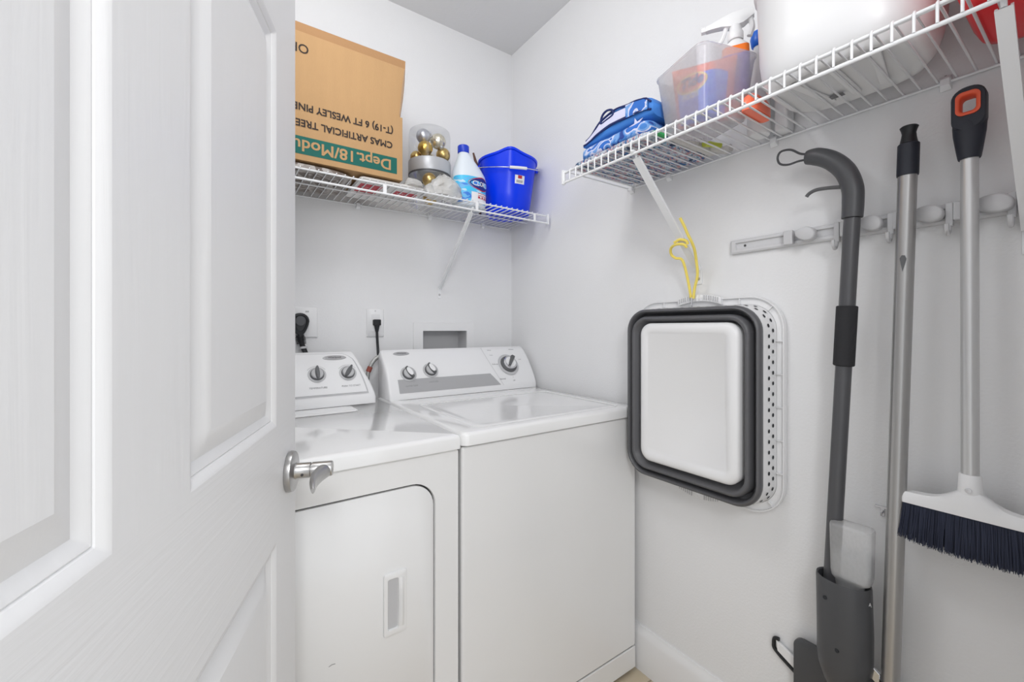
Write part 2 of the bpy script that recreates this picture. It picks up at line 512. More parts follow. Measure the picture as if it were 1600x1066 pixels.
g = [[b.verts.new(D(s, relief(s, z), z)) for s in SL] for z in ZL]
for j in range(len(ZL) - 1):
    for i in range(len(SL) - 1):
        b.faces.new((g[j][i], g[j][i + 1], g[j + 1][i + 1], g[j + 1][i]))
th = -0.035
bk = [b.verts.new(D(s, th, z)) for s, z in ((0, 0.012), (0.864, 0.012), (0.864, 2.04), (0, 2.04))]
b.faces.new((bk[0], bk[3], bk[2], bk[1]))
n_, m_ = len(SL), len(ZL)
b.faces.new([g[0][i] for i in range(n_)] + [bk[1], bk[0]])
b.faces.new([g[-1][i] for i in range(n_ - 1, -1, -1)] + [bk[3], bk[2]])
b.faces.new([g[j][0] for j in range(m_ - 1, -1, -1)] + [bk[0], bk[3]])
b.faces.new([g[j][-1] for j in range(m_)] + [bk[2], bk[1]])
# wood grain: vertical on stiles and panels, horizontal on rails, chosen by height
def door_mat():
    m, nt, p = newmat('moulded_door_paint')
    p.inputs['Base Color'].default_value = lin((234, 234, 235)) + (1,); p.inputs['Roughness'].default_value = 0.4
    tc = nt.nodes.new('ShaderNodeTexCoord')
    def grain(sc):
        mp = nt.nodes.new('ShaderNodeMapping'); mp.inputs['Rotation'].default_value = (0, 0, -1.218); mp.inputs['Scale'].default_value = sc
        nt.links.new(tc.outputs['Object'], mp.inputs['Vector'])
        w = nt.nodes.new('ShaderNodeTexNoise'); w.inputs['Scale'].default_value = 5; w.inputs['Detail'].default_value = 5; w.inputs['Distortion'].default_value = 0.6
        nt.links.new(mp.outputs['Vector'], w.inputs['Vector'])
        return w
    v_ = grain((16, 16, 1.0)); h_ = grain((1.4, 1.4, 26))
    sx = nt.nodes.new('ShaderNodeSeparateXYZ'); nt.links.new(tc.outputs['Object'], sx.inputs[0])
    a_ = nt.nodes.new('ShaderNodeMath'); a_.operation = 'GREATER_THAN'; a_.inputs[1].default_value = 0.85
    c_ = nt.nodes.new('ShaderNodeMath'); c_.operation = 'LESS_THAN'; c_.inputs[1].default_value = 1.025
    mu = nt.nodes.new('ShaderNodeMath'); mu.operation = 'MULTIPLY'
    nt.links.new(sx.outputs[2], a_.inputs[0]); nt.links.new(sx.outputs[2], c_.inputs[0])
    nt.links.new(a_.outputs[0], mu.inputs[0]); nt.links.new(c_.outputs[0], mu.inputs[1])
    mx = nt.nodes.new('ShaderNodeMix'); nt.links.new(mu.outputs[0], mx.inputs[0])
    nt.links.new(v_.outputs['Fac'], mx.inputs[2]); nt.links.new(h_.outputs['Fac'], mx.inputs[3])
    bp = nt.nodes.new('ShaderNodeBump'); bp.inputs['Strength'].default_value = 0.22; bp.inputs['Distance'].default_value = 0.002
    nt.links.new(mx.outputs[0], bp.inputs['Height']); nt.links.new(bp.outputs['Normal'], p.inputs['Normal'])
    return m
door = structure('door_1', b, door_mat(), sharp=24)
for f_ in door.data.polygons:
    if abs(f_.normal.dot(DN)) > 0.99: f_.use_smooth = False
# lever handle
def disc_on(bm, c, ax, prof, seg=32):
    """lathe along direction ax from point c; prof = (radius, distance)"""
    ax = Vector(ax).normalized(); u = ax.orthogonal().normalized(); v = ax.cross(u)
    loft(bm, [[Vector(c) + ax * d + u * (r * math.cos(2 * PI * k / seg)) + v * (r * math.sin(2 * PI * k / seg)) for k in range(seg)] for r, d in prof])
    return bm
HS, HZ = 0.046, 0.935
b = BM()
disc_on(b, D(HS, 0.0005, HZ), DN, [(0.0325, 0), (0.0335, 0.003), (0.0325, 0.0085), (0.030, 0.010), (0.014, 0.011), (0.0125, 0.014), (0.0125, 0.034), (0.0105, 0.0345), (0.0105, 0.036), (0.0125, 0.0365), (0.0125, 0.066), (0.0115, 0.068)])
hnd = obj('door_handle', b, 'nickel', door, label='brushed nickel round rose of the door lever')
b = BM()
loops = []
for k in range(11):
    t = k / 10
    c = D(HS + 0.004 + 0.092 * t, 0.056 - 0.010 * math.sin(t * PI) * 0.6, HZ - 0.002 + 0.001 * t)
    hw = 0.0118 * (1 - 0.15 * t) if t < 0.7 else 0.0118 * 0.9 * math.sqrt(max(0.02, 1 - ((t - 0.7) / 0.31) ** 2))
    tn = 0.011 * (1 - t) ** 1.2 + 0.0028
    loops.append([c + DN * (tn * math.cos(a)) + Vector((0, 0, hw * math.sin(a))) for a in [2 * PI * q / 20 for q in range(20)]])
loft(b, loops)
obj('lever', b, 'nickel', hnd)
b = BM()
disc_on(b, D(HS + 0.010, 0.0235, HZ - 0.004), DS, [(0.0022, 0), (0.0022, 0.0034)], 12)
obj('set_screw', b, 'seam', hnd)

# ------------------------------------------------------------------ washer and dryer
def ring_plate(bm, outer, inner, f, d0, d1):
    """plate with a hole: outer and inner outlines (same count) mapped by f(u, v, d)"""
    a = [f(u, v, d1) for u, v in outer]; c = [f(u, v, d1) for u, v in inner]
    a0 = [f(u, v, d0) for u, v in outer]; c0 = [f(u, v, d0) for u, v in inner]
    loft(bm, [a0, a, c, c0], close=True)

YFm = -0.785
def cprof(t):
    """console face: bottom front (t=0) to top (t=1), returns y, z"""
    p0, p1, p2 = (-0.232, 0.926), (-0.196, 1.022), (-0.118, 1.086)
    a = (1 - t) ** 2; c = 2 * t * (1 - t); e = t * t
    return a * p0[0] + c * p1[0] + e * p2[0], a * p0[1] + c * p1[1] + e * p2[1]
def CF(x, t, off=0.0):
    y, z = cprof(t); y2, z2 = cprof(t + 0.01); y1, z1 = cprof(t - 0.01)
    ty, tz = y2 - y1, z2 - z1; L = math.hypot(ty, tz)
    return Vector((x, y - tz / L * off, z + ty / L * off))
def CN(t):
    y2, z2 = cprof(t + 0.01); y1, z1 = cprof(t - 0.01)
    return Vector((0, -(z2 - z1), y2 - y1)).normalized()

def console(root, x0, x1, taper=0.0):
    bm = BM()
    pts = [(-0.232, 0.910)] + [cprof(i / 12) for i in range(13)] + [(-0.108, 1.088), (-0.097, 1.078), (-0.092, 0.910)]
    N = 5; loops = []
    for k, x in enumerate([x0, x0 + 0.003, x0 + 0.010, x1 - 0.010, x1 - 0.003, x1]):
        ins = [0.008, 0.0025, 0, 0, 0.0025, 0.008][k]
        cy, cz = -0.16, 0.99
        lp = []
        for (y, z) in pts:
            dy, dz = y - cy, z - cz
            L = math.hypot(dy, dz)
            zz = z - dz / L * ins if z > 0.92 else z
            tp = taper * min(1, max(0, (z - 0.926) / 0.16)) ** 1.3 * (1 if x > (x0 + x1) / 2 else -1)
            lp.append((x - tp, y - dy / L * ins, zz))
        loops.append(lp)
    loft(bm, loops)
    return obj('control_console', bm, 'console', root, sharp=50)

def knob(parent, x, t, r, name, style, ang):
    n = CN(t); c = CF(x, t, 0.0005)
    u = Vector((1, 0, 0)); v = n.cross(u)
    bm = BM()
    disc_on(bm, c, n, [(r * 1.28, 0), (r * 1.28, 0.0012), (r * 1.2, 0.002)], 36)
    k = obj(name, bm, 'light_grey', parent)
    bm = BM()
    disc_on(bm, c + n * 0.0022, n, [(r, 0), (r * 0.98, 0.004), (r * 0.93, 0.007), (r * 0.9, 0.007)], 36)
    obj('knob_skirt', bm, 'grey_plastic', k) if True else None
    kk = k.children[0]
    bm = BM()
    if style == 'dial':
        disc_on(bm, c + n * 0.0092, n, [(r * 0.80, 0), (r * 0.78, 0.012), (r * 0.70, 0.014), (r * 0.60, 0.0145)], 36)
    else:
        disc_on(bm, c + n * 0.0092, n, [(r * 0.86, 0), (r * 0.80, 0.004), (r * 0.72, 0.005)], 36)
    obj('knob_face', bm, 'chrome' if style == 'dial' else 'light_grey', k)
    if style == 'dial':
        bm = BM(); disc_on(bm, c + n * 0.0237, n, [(r * 0.62, 0), (r * 0.60, 0.001)], 36)
        obj('knob_cap', bm, 'console', k)
    # grip bar across the knob
    base = c + n * (0.0248 if style == 'dial' else 0.0142)
    d = (v * math.cos(ang) + u * math.sin(ang)); e = n.cross(d)
    bm = BM(); lps = []
    L0, L1 = (-r * 0.62, r * 0.78) if style == 'dial' else (-r * 1.0, r * 1.0)
    for q in range(9):
        s = L0 + (L1 - L0) * q / 8
        w = (0.004 + 0.0035 * q / 8) * (r / 0.028) if style == 'dial' else 0.0075 * math.sqrt(max(0.12, 1 - ((q - 4) / 4.6) ** 2))
        h = 0.010
        lps.append([base + d * s + e * w, base + d * s + e * w * 0.6 + n * h, base + d * s - e * w * 0.6 + n * h, base + d * s - e * w])
    loft(bm, lps)
    obj('grip_bar', bm, 'grey_plastic', k)
    if style == 'washer':
        bm = BM(); m2 = base + n * 0.0105; lps = []
        out = [m2 + d * (r * 0.72 * math.cos(a)) + e * (r * 0.36 * math.sin(a)) - u * 0.002 for a in [2 * PI * q / 20 for q in range(20)]]
        loft(bm, [out, [p + n * 0.0012 for p in out]])
        obj('grip_inlay', bm, 'console', k)
    return k

def badge(root, x, t, w, h):
    n = CN(t); u = Vector((1, 0, 0)); v = n.cross(u); c = CF(x, t, 0.0005)
    bm = BM()
    o1 = [c + u * (w * math.cos(a)) + v * (h * math.sin(a)) for a in [2 * PI * q / 36 for q in range(36)]]
    o2 = [c + n * 0.002 + (p - c) * 0.93 for p in o1]
    loft(bm, [o1, o2])
    k = obj('oval_badge', bm, 'badge', root)
    bm = BM(); vv = v if v.z > 0 else -v
    add_text(bm, 'Whirlpool', h * 0.95, lambda a, q: c + n * 0.0026 + u * a + vv * (q - h * 0.25), align='CENTER', bold=0.0003)
    obj('badge_lettering', bm, 'ink', k)

def marks(root, items, name='printed_word'):
    """printed words: (text, x, t, size)"""
    for txt, x, t, s in items:
        bm = BM()
        if txt == '-':
            patch(bm, lambda a, q: CF(a, q, 0.0009), x, x + s, t, t + 0.012, 3, 1)
        else:
            add_text(bm, txt, s, lambda a, q: CF(x + a, t + q / 0.20, 0.0009), align='CENTER')
        obj(name, bm, 'ink', root)

# ---- washer
wx0, wx1 = -0.698, -0.0215
wash = thing('washer', 'white top-loading washing machine with a big round dial, against the right wall', 'washing machine', ((wx0 + wx1) / 2, YFm + 0.34, 0))
obj('cabinet', box(BM(), wx0 + 0.004, wx1 - 0.003, YFm, -0.10, 0.088, 0.872), 'enamel', wash, bevel=0.008)
b = BM(); box(b, wx0 + 0.004, wx1 - 0.003, YFm + 0.001, YFm + 0.03, 0.012, 0.085)
obj('toe_panel', b, 'enamel', wash, bevel=0.003)
b = BM(); box(b, wx0 + 0.012, wx1 - 0.012, YFm + 0.006, -0.12, 0.010, 0.0885); obj('base_frame', b, 'seam', wash)
b = BM(); box(b, wx0 + 0.012, wx1 - 0.010, YFm + 0.006, -0.12, 0.8715, 0.8765)
obj('seam_shade', b, 'seam', wash)  # dark strip, shade of the gap under the top put into colour
cx, cy = (wx0 + wx1) / 2, (YFm - 0.012 - 0.095) / 2
hw, hh = (wx1 - wx0) / 2, (-0.095 - (YFm - 0.012)) / 2
lx0, lx1, ly0, ly1 = -0.634, -0.078, -0.758, -0.352
lc = ((lx0 + lx1) / 2, (ly0 + ly1) / 2); lw, lh = (lx1 - lx0) / 2, (ly1 - ly0) / 2
def P3(z): return lambda pts, cc: [(cc[0] + u, cc[1] + v, z) for u, v in pts]
b = BM()
N = 6
loft(b, [P3(0.8765)(rr(hw, hh, 0.022, N), (cx, cy)), P3(0.900)(rr(hw, hh, 0.022, N), (cx, cy)),
         P3(0.9075)(rr(hw - 0.003, hh - 0.003, 0.022, N), (cx, cy)), P3(0.910)(rr(hw - 0.010, hh - 0.010, 0.020, N), (cx, cy)),
         P3(0.9095)(rr(lw + 0.004, lh + 0.004, 0.028, N), lc), P3(0.906)(rr(lw + 0.0022, lh + 0.0022, 0.026, N), lc),
         P3(0.894)(rr(lw + 0.0022, lh + 0.0022, 0.026, N), lc)], True, True)
top = obj('top_panel', b, 'enamel_top', wash, sharp=60)
b = BM()
loft(b, [P3(0.896)(rr(lw - 0.001, lh - 0.001, 0.025, N), lc), P3(0.906)(rr(lw - 0.001, lh - 0.001, 0.025, N), lc),
         P3(0.9085)(rr(lw - 0.004, lh - 0.004, 0.024, N), lc), P3(0.9085)(rr(lw - 0.022, lh - 0.022, 0.02, N), lc), P3(0.9068)(rr(lw - 0.034, lh - 0.034, 0.02, N), lc)])
obj('lid', b, 'enamel_top', wash, sharp=60)
con = console(wash, -0.693, -0.022)
b = BM()
def band_fn(u, v):
    x = -0.655 + u * (0.402 + 0.040 * (1 - v))
    return CF(x, 0.035 + v * 0.265, 0.0009)
patch(b, band_fn, 0, 1, 0, 1, 24, 6)
obj('grey_band', b, 'grey_band', wash)
b = BM()
for k in range(22):
    t0, t1 = k / 22, (k + 1) / 22
    f = lambda t: -0.250 + 0.004 * 0 + 0.050 * (1 - t) ** 2.0 if True else 0
    lp = [CF(f(t0), t0 * 0.97 + 0.02, 0.0012), CF(f(t1), t1 * 0.97 + 0.02, 0.0012), CF(f(t1) + 0.0016, t1 * 0.97 + 0.02, 0.0012), CF(f(t0) + 0.0016, t0 * 0.97 + 0.02, 0.0012)]
    b.faces.new([b.verts.new(p) for p in lp])
obj('panel_outline', b, 'light_grey', wash)
knob(wash, -0.609, 0.41, 0.0245, 'selector_knob', 'washer', math.radians(-24))
knob(wash, -0.517, 0.46, 0.0245, 'selector_knob', 'washer', math.radians(-24))
knob(wash, -0.146, 0.49, 0.040, 'cycle_dial', 'dial', math.radians(38))
badge(wash, -0.615, 0.90, 0.033, 0.0095)
marks(wash, [('WATER TEMP', -0.605, 0.15, 0.008), ('LOAD SIZE', -0.515, 0.20, 0.008), ('Normal', -0.198, 0.14, 0.010), ('Heavy', -0.213, 0.90, 0.008),
             ('Whites', -0.095, 0.90, 0.009), ('Color', -0.215, 0.75, 0.007), ('Delicate', -0.214, 0.50, 0.009), ('Soak', -0.075, 0.60, 0.007), ('OFF', -0.141, 0.09, 0.007),
             ('-', -0.143, 0.17, 0.002)])

# ---- dryer
dx0, dx1 = -1.440, -0.7015
dry = thing('dryer', 'white front-loading clothes dryer with recessed door grip, left of the washer', 'clothes dryer', ((dx0 + dx1) / 2, YFm + 0.34, 0))
obj('cabinet', box(BM(), dx0 + 0.003, dx1 - 0.003, YFm + 0.012, -0.10, 0.012, 0.870), 'enamel', dry, bevel=0.006)
dcx, dcz = (-1.372 - 0.7685) / 2, (0.262 + 0.803) / 2
dw_, dh_ = (1.372 - 0.7685) / 2, (0.803 - 0.262) / 2
b = BM()
fcx, fcz = (dx0 + dx1) / 2, 0.443
def FY(u, v, d): return (u, YFm + d, v)
outer = [(fcx + u, fcz + v) for u, v in rr((dx1 - dx0) / 2 - 0.003, 0.427, 0.006, 8)]
inner = [(dcx + u, dcz + v) for u, v in rr(dw_ + 0.003, dh_ + 0.003, 0.060, 8)]
inner2 = [(dcx + u, dcz + v) for u, v in rr(dw_ + 0.0015, dh_ + 0.0015, 0.058, 8)]
loft(b, [[FY(u, v, 0.011) for u, v in outer], [FY(u, v, 0.0) for u, v in outer], [FY(u, v, 0.0) for u, v in inner], [FY(u, v, 0.004) for u, v in inner2], [FY(u, v, 0.011) for u, v in inner2]], close=True)
obj('front_panel', b, 'enamel', dry, sharp=40)
b = BM(); loft(b, [[FY(dcx + u, dcz + v, 0.0112) for u, v in rr(dw_ + 0.002, dh_ + 0.002, 0.057, 8)], [FY(dcx + u, dcz + v, 0.0118) for u, v in rr(dw_ + 0.002, dh_ + 0.002, 0.057, 8)]])
obj('door_gap_shade', b, 'seam', dry)  # dark sheet behind the groove, its shade painted in
b = BM()
loft(b, [[FY(dcx + u, dcz + v, 0.0108) for u, v in rr(dw_ - 0.0022, dh_ - 0.0022, 0.055, 8)], [FY(dcx + u, dcz + v, 0.002) for u, v in rr(dw_ - 0.0022, dh_ - 0.0022, 0.055, 8)],
         [FY(dcx + u, dcz + v, -0.0005) for u, v in rr(dw_ - 0.006, dh_ - 0.006, 0.052, 8)]])
ddoor = obj('dryer_door', b, 'enamel', dry, sharp=50)
# door grip
gx, gz = -0.866, 0.546
def GR(lst, d): return [FY(gx + u, gz + v, d) for u, v in lst]
b = BM()
ix = -0.006
loft(b, [GR(rr(0.0275, 0.0715, 0.006, 4), -0.0008), GR(rr(0.0265, 0.0705, 0.006, 4), -0.005), GR(rr(0.0235, 0.0675, 0.005, 4), -0.0062),
         GR([(u + ix, v) for u, v in rr(0.0125, 0.058, 0.004, 4)], -0.006), GR([(u + ix, v) for u, v in rr(0.0115, 0.057, 0.004, 4)], -0.0012)])
grip = obj('door_grip', b, 'enamel', ddoor, sharp=40)
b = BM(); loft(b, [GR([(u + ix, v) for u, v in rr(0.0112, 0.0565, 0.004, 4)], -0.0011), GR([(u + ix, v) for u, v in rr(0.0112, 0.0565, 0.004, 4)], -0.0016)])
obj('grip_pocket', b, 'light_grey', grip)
b = BM()  # curved finger bar on the right of the pocket
loft(b, [[(gx + 0.0065 + w_ * 0.013, YFm - 0.0063 - 0.006 * math.sin(PI * min(1, max(0, w_))) * (1 - (k / 8 * 2 - 1) ** 4 * 0.9), gz - 0.056 + 0.112 * k / 8) for w_ in (0, 0.25, 0.5, 0.75, 1)] for k in range(9)])
obj('finger_bar', b, 'enamel', grip)
# small scratch on the dryer door
b = BM(); tube(b, [(-1.008, YFm - 0.0008, 0.462), (-1.002, YFm - 0.0008, 0.464), (-0.995, YFm - 0.0008, 0.463)], 0.0005, 6)
obj('scuff_mark', b, 'ink', ddoor)
# top with rounded front lip
cx2, hw2 = (dx0 + dx1) / 2, (dx1 - dx0) / 2 - 0.0005
b = BM()
loft(b, [P3(0.8735)(rr(hw2, hh, 0.006, N), (cx2, cy)), P3(0.899)(rr(hw2, hh, 0.006, N), (cx2, cy)), P3(0.906)(rr(hw2 - 0.003, hh - 0.003, 0.006, N), (cx2, cy)),
         P3(0.909)(rr(hw2 - 0.011, hh - 0.011, 0.006, N), (cx2, cy))])
dtop = obj('top_panel', b, 'enamel_top', dry, sharp=60)
b = BM(); box(b, dx0 + 0.01, dx1 - 0.01, YFm + 0.004, -0.12, 0.8695, 0.8738)
obj('seam_shade', b, 'seam', dry)  # dark strip paints the shade between cabinet and top
b = BM()
lt = [P3(0.9092)(rr(0.200, 0.048, 0.02, N), (-1.030, -0.300)), P3(0.9125)(rr(0.196, 0.044, 0.02, N), (-1.030, -0.300)), P3(0.9125)(rr(0.18, 0.030, 0.02, N), (-1.030, -0.300))]
loft(b, lt)
obj('lint_filter_lid', b, 'enamel_top', dry)
con2 = console(dry, -1.420, -0.742, 0.050)
def edge_x(t): return -0.768 - 0.046 * t ** 1.3 - 0.030 * max(0, (t - 0.78) / 0.2) ** 2
b = BM(); patch(b, lambda u, t: CF(-1.395 + (edge_x(t) + 0.005 + 1.395) * u, t, 0.0012), 0, 1, 0.10, 0.965, 10, 12)
obj('panel_trim', b, 'light_grey', dry)
b = BM(); patch(b, lambda u, t: CF(-1.39 + (edge_x(t) + 1.39) * u, t, 0.0026), 0, 1, 0.13, 0.95, 10, 12)
obj('control_panel', b, 'console', dry)
def knob_d(x, t, ang): return knob(dry, x, t, 0.0225, 'selector_knob', 'dryer', ang)
def _lift(k):
    k.location = CN(0.5) * 0.0024
_lift(knob_d(-0.927, 0.50, math.radians(0)))
_lift(knob_d(-0.827, 0.50, math.radians(32)))
badge(dry, -0.862, 0.85, 0.040, 0.011)
for o_ in dry.children:
    if o_.name.startswith('oval_badge'): _lift(o_)
bm_ = BM()
for txt, x, t, s in [('TEMPERATURE', -0.927, 0.24, 0.0085), ('PUSH TO START', -0.822, 0.24, 0.0085)]:
    bq = BM(); add_text(bq, txt, s, lambda a, q: CF(x + a, t + q / 0.20, 0.0032), align='CENTER'); obj('printed_word', bq, 'ink', dry)
for kx in (-0.927, -0.827):
    bm_ = BM()
    for k in range(14):
        a0, a1 = math.radians(35 + k * 8), math.radians(35 + k * 8 + 6)
        pts = [CF(kx + r_ * math.cos(a_), 0.50 + r_ * math.sin(a_) / 0.20, 0.0032) for r_, a_ in ((0.0335, a0), (0.0335, a1), (0.0345, a1), (0.0345, a0))]
        bm_.faces.new([bm_.verts.new(p) for p in pts])
    obj('dial_scale', bm_, 'ink', dry)

# ------------------------------------------------------------------ wall fittings on the back wall
b = BM()
oc = (-0.365, 1.104)
def WB(lst, y, c=oc): return [(c[0] + u, y, c[1] + v) for u, v in lst]
root = thing('washer_outlet_box', 'white recessed washer water outlet box in the wall behind the washer', 'outlet box', (oc[0], -0.0005, 1.02))
loft(b, [WB(rr(0.149, 0.094, 0.003, 2), -0.0005), WB(rr(0.148, 0.093, 0.003, 2), -0.006), WB([(u + 0.002, v - 0.0) for u, v in rr(0.108, 0.0575, 0.003, 2)], -0.006), WB([(u + 0.002, v) for u, v in rr(0.107, 0.0565, 0.003, 2)], -0.0005)], close=True)
obj('frame', b, 'white_plastic', root, sharp=30)
b = BM()
loft(b, [WB([(u + 0.002, v) for u, v in rr(0.1075, 0.057, 0.003, 2)], -0.001), WB([(u + 0.002, v) for u, v in rr(0.104, 0.0545, 0.003, 2)], 0.075)], False, True)
obj('recess', b, 'light_grey', root, sharp=30)

def plate(root, x0, x1, z0, z1, t=0.006):
    bm = BM(); c = ((x0 + x1) / 2, (z0 + z1) / 2)
    loft(bm, [WB(rr((x1 - x0) / 2, (z1 - z0) / 2, 0.003, 3), -0.0005, c), WB(rr((x1 - x0) / 2, (z1 - z0) / 2, 0.003, 3), -t * 0.6, c), WB(rr((x1 - x0) / 2 - 0.002, (z1 - z0) / 2 - 0.002, 0.003, 3), -t, c)])
    obj('face_plate', bm, 'white_plastic', root, sharp=50)
dp = thing('dryer_outlet', 'large square white wall outlet above the dryer', 'wall outlet', (-0.95, -0.0005, 1.138))
plate(dp, -1.007, -0.893, 1.138, 1.252)
b = BM()
for q in range(3): box(b, -0.934 + 0.004 * q, -0.932 + 0.004 * q, -0.0064, -0.0058, 1.232, 1.238)
obj('stamped_marking', b, 'ink', dp)
pl = thing('dryer_plug', 'round black dryer plug hanging from the square outlet above the dryer', 'plug', (-0.955, -0.0075, 1.15))
b = BM()
sh = []
for q in range(28):
    a = 2 * PI * q / 28
    r_ = 0.031
    x_, z_ = r_ * math.cos(a), r_ * math.sin(a)
    if z_ < 0: x_ *= (1 + z_ * 9) if z_ > -0.031 else 0.7; z_ *= 1.75
    sh.append((x_, z_))
pc = (-0.955, 1.198)
def PL(k, y): return [(pc[0] + u * k, y, pc[1] + v * k) for u, v in sh]
loft(b, [PL(0.98, -0.0075), PL(1.0, -0.012), PL(1.0, -0.026), PL(0.93, -0.032), PL(0.72, -0.0335), PL(0.66, -0.031)])
obj('plug_body', b, 'black', pl)
b = BM(); loft(b, [[(pc[0] + 0.016 * math.cos(a), -0.0315 - 0.004 * k, pc[1] + 0.002 + 0.018 * math.sin(a)) for a in [2 * PI * q / 20 for q in range(20)]] for k in (0, 1)])
obj('grip_disc', b, 'charcoal', pl)
b = BM(); tube(b, smooth_path([(-0.955, -0.020, 1.148), (-0.952, -0.021, 1.128), (-0.946, -0.022, 1.105), (-0.935, -0.03, 1.07), (-0.925, -0.04, 1.0), (-0.93, -0.05, 0.93)], 5), [0.014] * 3 + [0.011] * 3 + [0.009] * 20, 12)
obj('cord', b, 'black', pl)
b = BM()
for q in range(5): disc_on(b, (-0.9535 + q * 0.0006, -0.0205, 1.141 - q * 0.0055), (0.05, 0, -1), [(0.0165, 0), (0.0165, 0.003)], 14)
obj('strain_relief', b, 'black', pl)
b = BM(); disc_on(b, (-0.945, -0.0225, 1.1055), (0.1, -0.1, -1), [(0.0135, 0), (0.0135, 0.008)], 14)
obj('cable_tie', b, 'light_grey', pl)

wo = thing('washer_outlet', 'narrow white wall outlet between the two machine consoles', 'wall outlet', (-0.677, -0.0005, 1.138))
plate(wo, -0.712, -0.642, 1.138, 1.252)
b = BM(); box(b, -0.694, -0.660, -0.0075, -0.006, 1.160, 1.230)
obj('receptacle', b, 'white_plastic', wo, bevel=0.001)
b = BM(); disc_on(b, (-0.677, -0.006, 1.243), (0, -1, 0), [(0.0028, 0), (0.0022, 0.001)], 12)
obj('screw', b, 'light_grey', wo)
wp = thing('washer_plug', 'small black plug and cord in the narrow outlet behind the washer', 'plug', (-0.674, -0.008, 1.17))
b = BM()
def BX(w, h, y): return [(-0.674 + u, y, 1.196 + v) for u, v in rr(w, h, 0.004, 3)]
loft(b, [BX(0.014, 0.012, -0.008), BX(0.015, 0.0125, -0.024), BX(0.013, 0.011, -0.027)])
obj('plug_body', b, 'black', wp)
b = BM(); tube(b, [(-0.674, -0.018, 1.186), (-0.674, -0.018, 1.172), (-0.674, -0.018, 1.158)], [0.0115, 0.009, 0.006], 12)
obj('strain_relief', b, 'black', wp)
b = BM(); tube(b, smooth_path([(-0.674, -0.018, 1.165), (-0.673, -0.019, 1.13), (-0.672, -0.024, 1.09), (-0.672, -0.035, 1.06), (-0.655, -0.05, 1.02), (-0.62, -0.06, 0.97)], 5), 0.0052, 10)
obj('cord', b, 'black', wp)
hs = thing('water_hose', 'braided water hose with red collar in the gap between the consoles', 'hose', (-0.724, -0.06, 0.92))
b = BM(); tube(b, smooth_path([(-0.56, -0.045, 1.072), (-0.64, -0.055, 1.070), (-0.695, -0.06, 1.050), (-0.722, -0.06, 0.995), (-0.724, -0.06, 0.92)], 6), 0.008, 12)
obj('braided_tube', b, 'braid', hs)
b = BM(); tube(b, [(-0.7125, -0.0600, 1.0220), (-0.7205, -0.0600, 1.003)], 0.0100, 12)
obj('red_collar', b, 'collar_red', hs)

# ------------------------------------------------------------------ wire shelves
ZS = 1.667
def shelf_pt(axis):
    # (along, out, z) -> world; 'along' runs from the room corner
    return (lambda a, o_, z: Vector((-a, -o_, z))) if axis == 'back' else (lambda a, o_, z: Vector((-o_, -a, z)))

def bracket(root, S, a, wid=0.020):
    bm = BM()
    top, foot = S(a, 0.292, ZS - 0.044), S(a, 0.010, 1.350)
    al = (S(a + 1, 0, 0) - S(a, 0, 0)).normalized(); d = (foot - top).normalized(); nn = al.cross(d).normalized()
    sec = [(-wid / 2, -0.004), (wid / 2, -0.004), (wid / 2, 0.004), (wid / 2 - 0.003, 0.004), (wid / 2 - 0.003, -0.001), (-wid / 2 + 0.003, -0.001), (-wid / 2 + 0.003, 0.004), (-wid / 2, 0.004)]
    loft(bm, [[p + al * u + nn * v for u, v in sec] for p in (top, foot)])
    br = obj('support_bracket', bm, 'wire', root, sharp=30)
    bm = BM()
    c = [S(a - wid / 2, 0.0006, 1.306), S(a + wid / 2, 0.0006, 1.306), S(a + wid / 2, 0.0006, 1.362), S(a - wid / 2, 0.0006, 1.362)]
    n0 = S(0, 1, 0)
    loft(bm, [c, [p + n0 * 0.003 for p in c]])
    obj('foot_plate', bm, 'wire', br, bevel=0.001)
    bm = BM(); disc_on(bm, S(a, 0.0038, 1.322), n0, [(0.0055, 0), (0.0045, 0.002), (0.002, 0.0022)], 14)
    obj('screw', bm, 'chrome', br)
    bm = BM()  # hook that grips the lower front rail
    tube(bm, smooth_path([top + al * 0, S(a, 0.296, ZS - 0.030), S(a, 0.3045, ZS - 0.0285), S(a, 0.3105, ZS - 0.033)], 4), 0.0035, 8)
    obj('hook_end', bm, 'wire', br)

def clip(root, S, a):
    bm = BM()
    p = S(a, 0.0006, ZS); n0 = S(0, 1, 0); al = S(1, 0, 0)
    def L(w, o_, z0, z1): return [p + al * -w + n0 * o_ + Vector((0, 0, z0)), p + al * w + n0 * o_ + Vector((0, 0, z0)), p + al * w + n0 * o_ + Vector((0, 0, z1)), p + al * -w + n0 * o_ + Vector((0, 0, z1))]
    loft(bm, [L(0.0085, 0, -0.020, 0.010), L(0.0085, 0.004, -0.020, 0.010), L(0.007, 0.013, -0.012, 0.001)])
    c = obj('wall_clip', bm, 'wire', root, bevel=0.001)
    bm = BM(); disc_on(bm, p + n0 * 0.0042 + Vector((0, 0, 0.0068)), n0, [(0.0035, 0), (0.003, 0.001)], 10)
    obj('screw', bm, 'hole', c)

